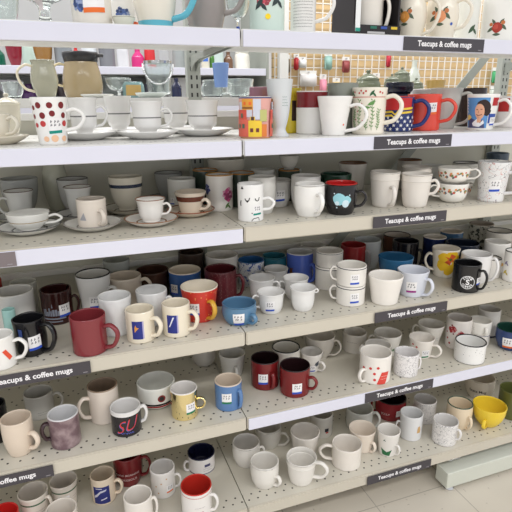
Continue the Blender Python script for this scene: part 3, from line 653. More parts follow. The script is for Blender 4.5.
V(0.3763,0.064,1.2265,0.0462,0.1186,'vine',(236,229,214),'cream mug painted with berry rim band and green vines, cream handle right',hd=(75,0.8,0.25,26,9,None),dec=[('ring','red_line',0.79,0.805,(200,90,80)),('vines','vine_print',0,0.5,0,0,(90,140,70)),('dots','bud_print',[(-50,0.6,1.6),(-40,0.5,1.6),(-25,0.66,1.6),(-10,0.45,1.6),(-48,0.32,1.6),(-20,0.3,1.6)],(190,90,90)),('dots','berry_print',[(-55,0.9,2),(-35,0.88,2),(-28,0.93,2),(-20,0.88,2),(-12,0.92,2),(35,0.9,2),(45,0.88,2)],(190,60,55)),('leaf','leaf_print',8,0.88,9,(45,95,60)),('leaf','leaf_print',-68,0.88,8,(45,95,60))])
V(0.6337,0.3,1.2265,0.0419,0.1052,'cyl',(28,34,58),'navy mug at the back, behind the star-patterned blue mug')
V(0.6337,0.3,1.3322,0.0447,0.035,'barrel',(26,30,50),'dark navy bowl stacked on a navy mug behind the star mug',name='bowl',cat='bowl')
V(0.5193,0.132,1.2265,0.0426,0.0975,'cyl',(36,52,108),'navy mug with red top, yellow zigzag bands and white stars',inn=(180,40,40),hd=(80,0.85,0.15,26,9,(36,52,118)),dec=[('rectw','red_panel',-12,0.78,130,24,(196,44,48)),('zig','yellow_bands',-5,0.55,0,0,(240,205,70)),('stars','white_stars',0,0.25,0,0,(240,240,240))])
V(0.6138,0.144,1.2265,0.0502,0.1028,'cyl',(226,78,62),'red-orange mug with price sticker, handle to the right',hd=(75,0.82,0.25,26,8,None),dec=[('st',30,0.6,'orange')])
V(0.754,0.312,1.2265,0.0566,0.1207,'taper8',(236,234,232),'white mug behind the red-orange mug with matching curve of handle',hd=(75,0.85,0.25,24,7,None))
V(0.7407,0.204,1.2265,0.0496,0.1211,'taper7',(208,208,204),'tall pale grey mug with long handle beside the red-orange mug',hd=(72,0.85,0.1,32,7,None))
V(0.8998,0.268,1.2265,0.0461,0.1228,'cyl',(48,30,26),'dark brown mug behind the blue portrait mug')
V(0.768,0.076,1.2265,0.0454,0.1013,'taper8',(238,236,232),'white mug printed with a smiling woman on blue, white handle right',hd=(70,0.82,0.15,24,7,None),dec=[('portrait','portrait_print',-12,0.5,0,0,0),('st',52,0.25,'blue',0.7)])
V(0.9607,0.16,1.2265,0.043,0.0959,'cyl',(236,232,230),'white mug with red top print at the right end of the shelf',dec=[('rectw','red_panel',-30,0.72,50,30,(185,45,45))])
# third shelf
V(-.4927,0.152,1.0244,0.0491,0.0406,'bowlcup',(228,227,222),'wide low white teacup with gold line on a patterned saucer',name='teacup',cat='teacup',hd=(75,0.75,0.3,18,5,None),dec=[('ring','gold_line',0.52,0.56,(170,140,90))],sau=(0.0729,(226,226,222),'patterned grey and white saucer under the wide low teacup',(90,90,90),None))
V(-.5189,0.288,1.0244,0.0366,0.074,'facet',(226,226,222),'small white teacup with dark rim line, handle at left, behind the low teacup',name='teacup',cat='teacup',rim=(110,95,85),hd=(-80,0.75,0.2,13,5,None),sau=(0.0622,(220,222,218),'grey-rimmed saucer under the small cup with left handle',(110,110,110),None))
V(-.5231,0.38,1.0154,0.0499,0.102,'bowl',(176,178,176),'pale grey bowl at the back left of the third shelf',name='glass_bowl',cat='bowl')
V(-.4303,0.416,1.0154,0.035,0.1345,'vase',(196,196,178),'large sage-beige pot at the back of the third shelf',name='pot',cat='pot')
V(-.3841,0.352,1.0154,0.042,0.0977,'bowlcup',(196,196,192),'small grey bowl with dark floral rim behind the white teacups',name='bowl',cat='bowl',rim=(70,65,65))
V(-.3741,0.264,1.0244,0.0362,0.0788,'facet',(226,226,222),'white octagonal teacup with dark rim, behind the beige mug',name='teacup',cat='teacup',rim=(120,105,95),sau=(0.0627,(222,222,218),'white saucer with dark lines behind the beige mug',(90,90,90),None))
V(-.3474,0.132,1.0244,0.0359,0.0674,'cyl',(224,214,202),'pinkish beige mug with faint grey triangle on a saucer',hd=(28,0.6,0.1,13,6,None),dec=[('poly','triangle_print',-40,0.42,[[(-7,-7),(7,-7),(3,7)]],(160,160,165))],sau=(0.0708,(220,218,212),'off-white saucer with thin grey rim under the beige mug',(150,145,140),None))
V(-.2465,0.288,1.0254,0.0468,0.0939,'bowlcup',(220,214,198),'cream cup with dark blue band near its rim, stacked on a saucer',name='teacup',cat='teacup',dec=[('ring','blue_band',0.7,0.8,(50,60,80))],sau=(0.0669,(216,212,200),'cream saucer under the blue-banded cup',(120,110,95),None))
V(-.2059,0.124,1.0244,0.0381,0.0588,'facet',(234,231,226),'white fluted teacup with brown rim on a brown-rimmed saucer',name='teacup',cat='teacup',rim=(140,95,70),hd=(75,0.75,0.3,11,4.5,None),sau=(0.0686,(232,228,222),'white saucer with brown line under the fluted teacup',(150,110,85),None))
V(-.1058,0.408,1.0244,0.0426,0.0837,'bowlcup',(178,180,178),'grey patterned teacup on saucer at the back, left of the upright',name='teacup',cat='teacup',rim=(100,100,100),sau=(0.0648,(140,142,138),'grey patterned saucer at the back below the grey teacup',None,None))
V(-.0887,0.3,1.0154,0.0414,0.0877,'cyl',(222,222,216),'white mug with small sticker, behind the brown-banded diner cup',dec=[('st',-45,0.3,'blue',0.6)])
V(-.0881,0.192,1.0244,0.0436,0.0579,'taper7',(228,214,196),'thick beige diner cup with broad brown band below the rim',name='teacup',cat='teacup',hd=(60,0.62,0.18,13,7,None),dec=[('ringt','brown_band',0.58,0.82,(105,58,44))],sau=(0.0658,(226,212,194),'beige saucer with brown edge under the brown-banded cup',(150,80,50),None))
V(-.0075,0.336,1.0154,0.0387,0.1052,'cyl',(58,72,62),'dark green cup with gold rim, left of the hydrangea mug',inn=(190,190,182),rim=(175,120,60))
V(0.0756,0.392,1.0154,0.0594,0.1286,'bowlcup',(224,218,204),'wide cream bowl at the back beside the upright, third shelf',name='bowl',cat='bowl',dec=[('lines','faint_print',-20,0.6,14,8,(130,130,120))])
V(0.0083,0.24,1.0154,0.0396,0.1029,'cyl',(236,232,226),'tall white mug with pink and blue hydrangea and gold rim',rim=(190,140,70),dec=[('flower','pink_hydrangea',38,0.45,14,(200,80,135)),('flower','blue_hydrangea',-62,0.6,11,(75,85,150)),('leaf','leaf_print',32,0.17,10,(95,125,70))])
V(0.0846,0.272,1.0154,0.0412,0.0991,'cyl',(62,74,64),'dark green cup with gold rim, right of the hydrangea mug',inn=(195,195,188),rim=(175,120,60))
V(0.0463,0.08,1.0154,0.0348,0.0964,'cyl',(240,239,237),'slim white mug with a black sleepy face and teal sticker',hd=(75,0.6,0.3,18,6,None),dec=[('face','face_print',0,0.6,0,0,(25,25,25)),('st',30,0.32,'teal',0.8)])
V(0.1793,0.224,1.0154,0.041,0.0795,'barrel',(220,218,214),'off-white mug with blue-striped price sticker, behind the sleepy-face mug',hd=(-75,0.84,0.22,10,6,None),dec=[('st',15,0.45,'blue')])
V(0.1627,0.304,1.0154,0.0396,0.1001,'cyl',(208,208,202),'pale grey mug behind the sleepy-face mug, back row')
V(0.2857,0.38,1.0154,0.0424,0.0882,'cyl',(196,198,192),'greenish white mug at the back, right of the stacked saucer')
V(0.1052,0.152,1.0154,0.0383,0.1018,'barrel',(222,220,215),'white mug tucked between the sleepy-face mug and the stickered mug')
V(0.2541,0.308,1.0154,0.0342,0.095,'cyl',(70,82,70),'dark green cup with gold rim behind the stickered off-white mug',inn=(190,190,182),rim=(180,125,60))
V(0.2541,0.308,1.1109,0.0309,0.042,'teacup',(218,214,204),'small cream teacup stacked on the dark green cup at the back',name='teacup',cat='teacup')
V(0.2106,0.072,1.0154,0.0412,0.0875,'barrel',(240,238,234),'white barrel mug with its handle turned toward the front',hd=(32,0.72,0.18,15,7,None))
V(0.2382,0.152,1.0154,0.0422,0.0971,'barrel',(226,224,220),'white mug directly behind the white barrel mug')
V(0.3492,0.18,1.0154,0.0467,0.0933,'cyl',(34,62,48),'dark green mug behind the black mug with red interior')
V(0.303,0.064,1.0154,0.0443,0.0858,'barrel',(30,28,30),'black mug with red interior and pale blue cloud print',inn=(190,38,38),hd=(78,0.72,0.25,15,6,(30,28,30)),dec=[('cloud','cloud_print',2,0.5,0,0,(160,210,220))])
V(0.4857,0.316,1.0154,0.0467,0.1049,'taper8',(226,222,215),'white mug with brown interior and faint print, behind black mug',inn=(120,90,70),rim=(120,85,60),dec=[('lines','faint_print',20,0.35,14,6,(120,120,120))])
V(0.4683,0.104,1.0154,0.0434,0.102,'stepped',(226,220,212),'off-white stoneware mug with handle turned to front, left of a pair',hd=(28,0.6,0.1,14,7,None),grp='off-white stoneware mugs')
V(0.5506,0.068,1.0154,0.044,0.0963,'stepped',(226,220,212),'off-white stoneware mug with handle to the right, in front of its twin',hd=(80,0.8,0.4,12,7,None),grp='off-white stoneware mugs')
V(0.607,0.144,1.0154,0.0451,0.1051,'stepped',(222,216,208),'off-white stoneware mug behind its twin, only the rim showing',grp='off-white stoneware mugs')
V(0.7169,0.328,1.0154,0.0413,0.1031,'cyl',(208,202,194),'pale mug with brown interior at the back of the third shelf',inn=(110,80,60),rim=(110,75,50))
V(0.7318,0.22,1.0154,0.0433,0.0937,'bowlcup',(214,214,210),'floral grey and white cup behind the stacked rose teacups',name='teacup',cat='teacup',dec=[('flower','flower_print',0,0.5,10,(110,110,115))])
V(0.6969,0.084,1.0154,0.0467,0.0578,'roundcup',(236,233,226),'lower rose-pattern teacup of the stack, handle at left',name='teacup',cat='teacup',hd=(-62,0.85,0.3,19,4.5,None),dec=[('roses','rose_print',0,0.66,0,0,0)],grp='rose-pattern teacups')
V(0.6969,0.084,1.0737,0.0477,0.0461,'roundcup',(236,233,226),'upper rose-pattern teacup of the stack, handle at right',name='teacup',cat='teacup',hd=(78,0.9,0.3,16,4.5,None),dec=[('roses','rose_print',0,0.6,0,0,0)],grp='rose-pattern teacups')
V(0.8614,0.22,1.0154,0.042,0.0974,'bowl',(226,224,218),'white bowl with dark line behind the stacked rose teacups',name='bowl',cat='bowl',rim=(95,95,95))
V(0.7822,0.136,1.0154,0.0296,0.0437,'bowlcup',(228,222,215),'floral cup half hidden behind the stacked rose teacups',name='teacup',cat='teacup',dec=[('roses','rose_print',40,0.6,0,0,0)])
V(0.8171,0.052,1.0154,0.0479,0.1198,'taper8',(228,227,226),'tall white mug with scattered grey and pink scribble print',hd=(72,0.75,0.22,26,8,None),dec=[('st',12,0.42,'blue',1.1)],pat='scribble')
V(1.139,0.364,1.0154,0.0412,0.105,'cyl',(70,85,100),'slate blue mug with tan band at the back right of the third shelf',dec=[('ring','tan_band',0.5,0.75,(170,125,100))])
V(0.9829,0.1,1.0154,0.0489,0.0722,'barrel',(226,222,215),'off-white mug cut off at right end of the third shelf')
# fourth shelf
V(-.5643,0.264,0.7321,0.0504,0.1046,'cyl',(226,225,222),'large white mug at the left end of the fourth shelf')
V(-.5464,0.352,0.7321,0.0361,0.0982,'cyl',(205,205,198),'greyish white mug behind the large white mug, fourth shelf')
V(-.6376,0.376,0.7321,0.0349,0.1051,'cyl',(150,40,40),'red mug peeking in at the left edge of the fourth shelf')
V(-.5735,0.192,0.7321,0.016,0.0797,'cyl',(170,215,210),'small pale turquoise cup beside the black square mug',name='cup',cat='cup')
V(-.519,0.088,0.7321,0.038,0.0918,'squareish',(22,22,25),'black mug with blue print, sticker and big front handle',hd=(48,0.85,0.1,20,8,None),dec=[('st',12,0.4,'blue',1.1),('rect','blue_print',-40,0.7,8,14,(60,80,140))])
V(-.5834,0.044,0.7321,0.0342,0.0781,'cyl',(234,232,228),'white mug with orange label at the left front of the fourth shelf',hd=(66,0.78,0.2,17,6.5,None),dec=[('poly','orange_label',20,0.38,[[(-6,12),(0,15),(10,-2),(4,-6)]],(225,80,50))])
V(-.4606,0.268,0.7321,0.0421,0.0947,'cyl',(58,28,26),'dark brown glass mug with white skyline print and sticker',hd=(75,0.72,0.2,11,6,None),dec=[('skyline','skyline_print',-15,0.42,0,0,(130,135,150)),('st',26,0.42,'blue',1.1)])
V(-.3587,0.272,0.7321,0.048,0.1257,'taper8',(226,225,222),'white enamel mug with black rim line and blue-striped sticker',rim=(30,30,32),hd=(65,0.66,0.2,15,7,None),dec=[('st',-2,0.4,'blue',1.1)])
V(-.2694,0.312,0.7321,0.0485,0.094,'cyl',(224,212,196),'beige mug with dark line of text, behind white swirl mugs',hd=(75,0.85,0.3,17,8,None),dec=[('lines','text_print',-5,0.62,26,5,(70,60,55))])
V(-.283,0.408,0.7321,0.0406,0.1171,'bowl',(172,176,172),'large pale grey bowl at the back of the fourth shelf',name='bowl',cat='bowl')
V(-.1812,0.364,0.7321,0.0517,0.0857,'cyl',(74,50,40),'brown mug behind the second white swirl mug')
V(-.0461,0.408,0.7321,0.044,0.1172,'cyl',(62,50,44),'dark brown tall mug at the back, left of the white ribbed bowl')
V(-.3145,0.132,0.7321,0.0424,0.103,'swirl',(230,230,230),'white swirl-textured mug left of the pair, behind badge mugs',grp='white swirl-textured mugs')
V(-.2152,0.16,0.7321,0.0425,0.0961,'swirl',(228,228,228),'white swirl-textured mug at right, handle showing',hd=(75,0.75,0.3,10,6,None),grp='white swirl-textured mugs')
V(-.3856,0.048,0.7321,0.0432,0.0948,'cyl',(128,48,54),'maroon red mug in front, handle to the right',hd=(58,0.72,0.12,21,8,None))
V(-.2605,0.068,0.7321,0.0369,0.0835,'cyl',(234,224,204),'cream mug with blue badge, orange flash and thick handle, left of a pair',hd=(52,0.74,0.18,17,8,None),dec=[('badge','blue_badge',-14,0.45,0,0,(40,50,130)),('poly','orange_flash',-18,0.48,[[(-3,-6),(1,-1),(5,3),(1,4),(-1,9),(-3,3)]],(220,150,70))],grp='cream badge mugs')
V(-.1673,0.068,0.7321,0.037,0.086,'cyl',(234,224,204),'cream mug with blue badge and white streak, right of a pair',hd=(62,0.74,0.18,15,8,None),dec=[('badge','blue_badge',-20,0.45,0,0,(40,50,130)),('poly','white_streak',-22,0.52,[[(-5,-10),(-3,-10),(6,10),(3,10)]],(225,225,235))],grp='cream badge mugs')
V(-.0932,0.296,0.7321,0.0496,0.0961,'cyl',(62,100,160),'blue mug with cream interior and sticker behind the red mug',inn=(226,214,196),dec=[('st',-45,0.45,'blue',1.0)])
V(-.0867,0.14,0.7321,0.0521,0.0972,'taper8',(205,58,46),'red speckled mug with cream interior and gold handle',inn=(236,226,208),hd=(32,0.66,0.14,17,8,(215,165,60)),dec=[('st',-22,0.42,'blue',1.1)],pat='redspeck')
V(0.0032,0.236,0.7321,0.0491,0.1061,'cyl',(88,32,38),'dark maroon speckled mug behind slate blue bowl mug, handle right',hd=(76,0.8,0.2,13,8,None),pat='maroonspeck')
V(0.0428,0.36,0.7321,0.0531,0.1106,'swirl',(218,214,208),'white ribbed mug at the back beside the dark brown tall mug')
V(0.0077,0.076,0.7321,0.0478,0.0572,'barrelw',(88,128,160),'short slate blue mug with sticker on the shelf seam',hd=(42,0.6,0.15,11,7,None),dec=[('st',-2,0.4,'blue',1.1)])
V(0.142,0.356,0.7321,0.0445,0.0834,'cyl',(226,228,232),'white mug with blue interior and blue delft print',inn=(45,95,150),rim=(45,95,150),pat='delft')
V(0.2303,0.372,0.7321,0.0423,0.0828,'barrel',(48,112,128),'teal mug at the back, left of the bright blue mug')
V(0.1144,0.108,0.7321,0.0399,0.063,'bell',(232,231,229),'plain white cup with sticker, handle left, front of the white group',name='teacup',cat='teacup',hd=(-80,0.8,0.25,12,5,None),dec=[('st',-5,0.45,'blue',0.95)],grp='plain white coffee cups')
V(0.2072,0.092,0.7321,0.0387,0.0681,'bell',(232,231,229),'plain white cup without sticker, right front of the white group',name='teacup',cat='teacup',hd=(80,0.95,0.8,4,3,None),grp='plain white coffee cups')
V(0.1262,0.216,0.7321,0.0412,0.0684,'bell',(228,227,225),'plain white cup behind the stickered cup, left of the white group',name='teacup',cat='teacup',hd=(80,0.8,0.25,12,5,None),grp='plain white coffee cups')
V(0.225,0.18,0.7321,0.0395,0.0675,'bell',(228,227,225),'plain white cup second row right of the white group',name='teacup',cat='teacup',hd=(-80,0.8,0.25,12,5,None),grp='plain white coffee cups')
V(0.2001,0.28,0.7321,0.0401,0.0686,'bell',(224,223,221),'plain white cup at the back of the white group',name='teacup',cat='teacup',hd=(-80,0.8,0.25,10,5,None),grp='plain white coffee cups')
V(0.3044,0.324,0.7321,0.0449,0.102,'cyl',(82,106,192),'bright blue mug with a small brown bear print, handle right',inn=(205,205,205),hd=(55,0.62,0.05,11,8,None),dec=[('bear','bear_print',-40,0.38,0,0,(110,70,50)),('rect','sticker',5,0.28,12,6,(230,230,235))])
V(0.3654,0.2319,0.7321,0.0452,0.075,'cyl',(230,226,219),'lower banded white mug of the rear stack',dec=[('ring','dark_band',0.9,0.93,(45,50,65))],grp='white mugs with a dark rim band')
V(0.3654,0.2319,0.8076,0.0443,0.0494,'cyl',(230,226,219),'upper banded white mug of the rear stack',dec=[('ring','dark_band',0.9,0.93,(45,50,65))],grp='white mugs with a dark rim band')
V(0.38,0.38,0.7321,0.045,0.1039,'cyl',(200,198,192),'pale grey mug behind the rear banded stack')
V(0.3637,0.0903,0.7321,0.0442,0.06,'cyl',(232,228,221),'lower banded white mug of the front stack, handle left, sticker',hd=(-78,0.85,0.2,12,5,None),dec=[('ring','dark_band',0.88,0.92,(45,50,65)),('st',18,0.45,'blue',0.95)],grp='white mugs with a dark rim band')
V(0.3637,0.0903,0.7926,0.0449,0.0592,'cyl',(232,228,221),'upper banded white mug of the front stack, handle left, sticker',hd=(-78,0.85,0.2,12,5,None),dec=[('ring','dark_band',0.9,0.94,(45,50,65)),('st',15,0.42,'blue',0.95)],grp='white mugs with a dark rim band')
V(0.5079,0.324,0.7321,0.0443,0.1052,'cyl',(140,38,40),'dark red mug behind the banded stack, grey handle right',hd=(78,0.8,0.1,10,7,(170,165,165)))
V(0.5913,0.368,0.7321,0.0492,0.1038,'barrel',(188,192,194),'pale grey mug at the back, behind the dark red mug')
V(0.7362,0.396,0.7321,0.0509,0.1016,'cyl',(96,60,46),'brown mug with dark rim at the back of the fourth shelf',inn=(200,190,180),rim=(45,35,32))
V(0.7064,0.3,0.7321,0.046,0.1056,'cyl',(26,24,28),'black mug with a pink bird print and sticker, behind the teal mug',hd=(80,0.7,0.1,9,7,None),dec=[('st',-45,0.35,'blue',0.8),('poly','bird_print',32,0.32,[[(-5,-8),(5,-8),(2,0),(4,8),(-1,3)]],(225,100,90))])
V(0.5877,0.188,0.7321,0.057,0.0914,'bowlcup',(46,100,140),'wide teal blue bowl mug behind the white tapered tumbler',hd=(-50,0.5,0.1,10,6,None))
V(0.4612,0.056,0.7321,0.0518,0.0857,'taper7b',(238,233,226),'plain cream-white tapered tumbler without handle',name='tumbler',cat='tumbler')
V(0.577,0.08,0.7321,0.0487,0.0813,'taper8',(214,217,226),'pale lavender mug with purple-striped sticker and handle right',hd=(60,0.72,0.08,15,7,None),dec=[('st',-2,0.42,'purple',1.1)])
V(0.7898,0.188,0.7321,0.0463,0.0989,'taper8',(232,224,210),'cream mug with a big yellow flower, handle at left',hd=(-78,0.76,0.2,14,7,None),dec=[('bigflower','yellow_flower',22,0.62,0,0,(235,190,40))])
V(0.8378,0.308,0.7321,0.0413,0.1054,'cyl',(32,44,84),'navy mug with pale interior behind the yellow flower mug',inn=(215,208,198))
V(0.9515,0.352,0.7321,0.0426,0.1051,'cyl',(70,105,140),'steel blue mug with pale interior at the back right',inn=(205,195,182))
V(0.8877,0.22,0.7321,0.0556,0.1001,'bowlcup',(28,36,52),'wide dark navy bowl mug behind the black logo mug')
V(0.7603,0.052,0.7321,0.0429,0.0908,'cyl',(22,22,24),'black mug with round white coffee logo and letter S',hd=(68,0.78,0.12,14,6,None),dec=[('logo','round_logo',8,0.4,0,0,(235,235,235)),('st',62,0.42,'blue',0.7)])
V(0.8431,0.104,0.7321,0.0484,0.0968,'barrel',(230,228,226),'white mug right behind the black logo mug, handle right',hd=(72,0.9,0.1,14,7,None))
V(0.9256,0.124,0.7321,0.0355,0.068,'cyl',(222,218,212),'cream mug with thin dark rim behind the white mug at right',rim=(80,80,80))
V(1.1439,0.404,0.7321,0.0478,0.106,'cyl',(196,194,184),'tall grey mug covered in dark leaves at the back right',inn=(170,160,150),pat='leafy')
V(1.1253,0.292,0.7321,0.0482,0.1048,'cyl',(230,226,218),'white yellow-flower mug with dark rim line, at the back',rim=(80,80,80),dec=[('dots','flower_print',[(-30,0.5,5),(20,0.45,5)],(225,180,70))],grp='white yellow-flower mugs')
V(0.9971,0.172,0.7321,0.0445,0.1049,'cyl',(234,231,226),'white yellow-flower mug in the middle row at the right end',dec=[('leaf','leaf_print',-42,0.42,9,(150,160,60)),('dots','flower_print',[(5,0.2,5),(30,0.3,5)],(220,170,90))],grp='white yellow-flower mugs')
V(0.9708,0.064,0.7321,0.0353,0.1042,'cyl',(236,233,228),'white yellow-flower mug at the right front, cut by the picture edge',rim=(90,90,90),dec=[('leaf','leaf_print',-50,0.3,10,(190,170,70)),('leaf','leaf_print',-50,0.6,9,(130,120,150))],grp='white yellow-flower mugs')
# fifth shelf
V(-.6398,0.152,0.4711,0.0312,0.1055,'cyl',(25,25,26),'black mug at the left edge of the fifth shelf')
V(-.539,0.232,0.4711,0.0392,0.0717,'cyl',(196,194,188),'grey-white mug with faint handwriting, handle right',hd=(80,0.78,0.1,15,6,None),dec=[('lines','handwriting',15,0.28,26,10,(100,100,105))])
V(-.5797,0.076,0.4711,0.0372,0.0982,'barrel',(222,206,188),'beige mug at left front of the fifth shelf, handle toward front',hd=(42,0.62,0.18,14,8,None))
V(-.4712,0.072,0.4711,0.0386,0.089,'cyl',(112,88,94),'mottled mauve mug with pale interior and dark handle at left',inn=(214,214,216),hd=(-75,0.8,0.3,11,8,(60,42,46)),pat='mauve')
V(-.3677,0.148,0.4711,0.0415,0.1045,'cyl',(224,212,200),'cream mug with brown interior, large handle at left',inn=(150,130,112),hd=(-75,0.72,0.15,18,8,None))
V(-.3169,0.072,0.4711,0.0408,0.0734,'cyl',(34,30,34),'black mug with white interior and red and blue letters SU',inn=(226,224,222),rim=(226,224,222),hd=(80,0.9,0.3,9,7,(226,224,222)),dec=[('ring','white_rim_band',0.84,0.985,(226,224,222)),('txti','SU',6,0.46,34,(205,60,58)),('txt','~~~',-2,0.18,14,(80,90,170))])
V(-.2204,0.168,0.4711,0.055,0.0746,'bowlw',(226,226,220),'large white bowl mug with round red logo and striped base',dec=[('dots','round_logo',[(14,0.58,9)],(130,38,40)),('dots','logo_centre',[(14,0.58,5.5)],(40,40,42)),('ring','red_stripe',0.19,0.27,(150,45,45)),('ring','black_stripe',0.28,0.36,(35,32,32))])
V(-.1561,0.084,0.4711,0.0383,0.0857,'cyl','gold','shiny gold mug with green-striped sticker, handle right',inn=(228,224,220),hd=(75,0.62,0.25,14,5,None),dec=[('st',28,0.42,'green',1.0)])
V(-.0272,0.084,0.4711,0.0399,0.0836,'cyl',(92,128,176),'blue mug with cream interior, green sticker, handle toward front',inn=(214,198,180),hd=(48,0.72,0.08,6,7,None),dec=[('st',-8,0.5,'green',1.0)])
V(0.0374,0.252,0.4711,0.0432,0.0746,'taper8',(212,210,204),'white mug behind the blue mug beside the seam, handle in front',hd=(15,0.55,0.05,9,6,None))
V(-.0313,0.352,0.4711,0.0415,0.0607,'barrel',(200,196,190),'white mug far under the shelf above, left of the seam')
V(0.1122,0.152,0.4711,0.0444,0.0926,'cyl',(118,31,33),'dark red mug with black interior, left of a pair, handle right',inn=(38,22,24),hd=(28,0.62,0.1,9,7,None),dec=[('st',-8,0.42,'blue',1.05)],grp='dark red mugs with black interior')
V(0.1821,0.084,0.4711,0.0462,0.09,'cyl',(118,31,33),'dark red mug with black interior, right of a pair, nearest the front',inn=(38,22,24),hd=(70,0.62,0.2,15,7,None),dec=[('st',10,0.35,'blue',1.05)],grp='dark red mugs with black interior')
V(0.1976,0.188,0.4711,0.046,0.097,'cyl',(228,224,214),'white mug with black rim and small black squares, behind red mugs',rim=(30,30,32),dec=[('rect','black_square',5,0.62,9,8,(35,35,38)),('rect','black_square',38,0.62,9,8,(35,35,38))])
V(0.2843,0.18,0.4711,0.037,0.0671,'taper7',(226,222,216),'small white cup with dark picture, right of the red mugs',name='cup',cat='cup',hd=(60,0.55,0.1,12,6,None),dec=[('poly','picture_print',35,0.5,[[(-7,-9),(7,-4),(5,9),(-3,4)]],(70,75,85)),('st',10,0.25,'blue',0.7)])
V(0.3489,0.248,0.4711,0.0521,0.0857,'bowlcup',(218,212,202),'wide off-white cup with grey drawing at the back under the shelf above',name='cup',cat='cup',hd=(70,0.85,0.2,15,5,None),dec=[('lines','grey_drawing',10,0.45,16,10,(110,110,115))])
V(0.4901,0.256,0.4711,0.0429,0.0691,'cyl',(222,216,206),'cream mug with small dark letters, at the back left of the dotted mug',dec=[('lines','letter_print',-12,0.62,26,6,(70,70,70))])
V(0.4499,0.064,0.4711,0.05,0.0928,'cyl',(236,231,224),'white mug with red squares and red label, handle at left',hd=(-38,0.5,0.06,15,7,None),dec=[('dots','red_spot',[(-15,0.6,3.6),(12,0.64,3.6),(-42,0.55,3.6),(0,0.42,3.6),(2,0.2,3.6)],(205,60,55)),('poly','red_label',34,0.26,[[(-15,-15),(6,-17),(15,14),(-5,15)]],(215,70,60)),('lines','white_print',37,0.28,16,14,(250,240,235))])
V(0.5844,0.196,0.4711,0.0483,0.0759,'taper8',(226,222,214),'white tapered cup with green sprig behind the dotted mug',name='cup',cat='cup',hd=(-80,0.8,0.4,11,6,None),dec=[('leaf','leaf_print',30,0.35,8,(110,140,110))])
V(0.5082,0.14,0.4711,0.0449,0.0704,'barrel',(222,218,212),'white mug directly behind the red-spotted mug',hd=(-85,0.84,0.22,8,6,None))
V(0.5607,0.056,0.4711,0.0395,0.0759,'cyl',(230,227,226),'small mug covered in black and white doodles, right of the red-spotted mug',hd=(80,0.8,0.3,4,4,None),pat='comic')
V(0.6802,0.136,0.4711,0.0436,0.0693,'taper8',(234,228,220),'white mug with small red flowers, sticker and big round handle',hd=(70,0.72,0.1,18,6,None),dec=[('dots','flower_print',[(-40,0.75,3),(-20,0.65,3),(-30,0.5,2.4)],(200,90,85)),('st',28,0.3,'green',0.9)])
V(0.7658,0.196,0.4711,0.047,0.0799,'taper7',(226,222,214),'white cup with grey scribbles, behind the red-flower mug, handle left',name='cup',cat='cup',hd=(-78,0.85,0.3,12,6,None),dec=[('lines','grey_scribble',40,0.4,12,12,(120,125,125))])
V(0.8457,0.148,0.4711,0.0439,0.1103,'cyl',(222,216,210),'white mug with large red roses, behind the black-rimmed mug',dec=[('rose','rose_print',-28,0.68,12,(165,40,45)),('rose','rose_print',16,0.5,13,(165,40,45)),('dots','heart_print',[(-48,0.35,3),(-35,0.2,3),(-55,0.55,2.5)],(170,45,50))])
V(0.9296,0.1381,0.4711,0.0392,0.046,'cyl',(226,222,215),'lower white mug of the leaning pair behind the enamel mug',dec=[('ring','blue_line',0.9,0.94,(70,80,110))])
V(0.9296,0.1381,0.5176,0.0405,0.045,'cyl',(230,227,220),'upper white mug tilted on another, handle toward front',hd=(30,0.6,0.1,6,6,None),dec=[('lines','dark_print',-35,0.5,16,11,(80,80,85))])
V(0.8167,0.056,0.4711,0.0507,0.069,'cyl',(234,233,230),'white speckled enamel mug with black rim, front right',rim=(25,27,32),dec=[('ring','dark_base_line',0.0,0.03,(60,60,65))],pat='speckle')
V(1.0152,0.184,0.4711,0.0401,0.1045,'cyl',(214,210,204),'white mug with navy base line at the back under the shelf above',dec=[('ring','navy_base',0.0,0.08,(50,55,75)),('lines','print',10,0.35,10,9,(100,100,110))])
V(1.0096,0.072,0.4711,0.0498,0.0774,'barrelw',(46,66,112),'navy mug with dark green interior and orange-striped sticker',inn=(28,62,52),dec=[('st',-8,0.42,'orange',1.2)])
# bottom shelf
V(-.6571,0.1306,0.16,0.0391,0.095,'cyl',(205,42,38),'bright red mug in the bottom left corner')
V(-.5868,0.1923,0.16,0.0416,0.092,'taper8',(226,218,208),'white mug with green garland, front of a pair, bottom shelf left',hd=(55,0.8,0.2,8,6,None),dec=[('ring','garland',0.74,0.8,(80,110,85)),('lines','print',5,0.45,40,14,(130,110,110))],grp='garland mugs')
V(-.5049,0.2133,0.16,0.0402,0.09,'taper8',(226,218,208),'white mug with green garland and sticker, behind its twin',dec=[('ring','garland',0.74,0.8,(80,110,85)),('st',-8,0.42,None,1.1),('lines','print',48,0.45,14,14,(130,110,110))],grp='garland mugs')
V(-.5098,0.0938,0.16,0.0418,0.092,'cyl',(228,220,210),'plain cream mug in front of the garland mugs')
V(-.3948,0.2,0.16,0.0366,0.0891,'cyl',(228,212,190),'cream mug with dark blue panel, handle right, bottom shelf',hd=(70,0.7,0.2,13,7,None),dec=[('rect','blue_panel',-14,0.42,36,44,(40,48,116)),('poly','white_streak',-18,0.46,[[(-15,-10),(-8,-6),(0,4),(12,8),(14,12),(0,9),(-9,0),(-15,-5)],[(-10,14),(4,14),(4,16),(-10,16)],[(0,-16),(13,-12),(13,-9),(0,-13)]],(205,205,220))])
V(-.3146,0.248,0.16,0.0449,0.1063,'barrel',(122,34,38),'maroon mug with white lettering far under the shelf above',hd=(70,0.84,0.22,16,7,None),dec=[('txt','GOOD MORNING',-8,0.5,7,(215,190,190)),('txt','GORGEOUS',-8,0.33,8,(215,190,190))])
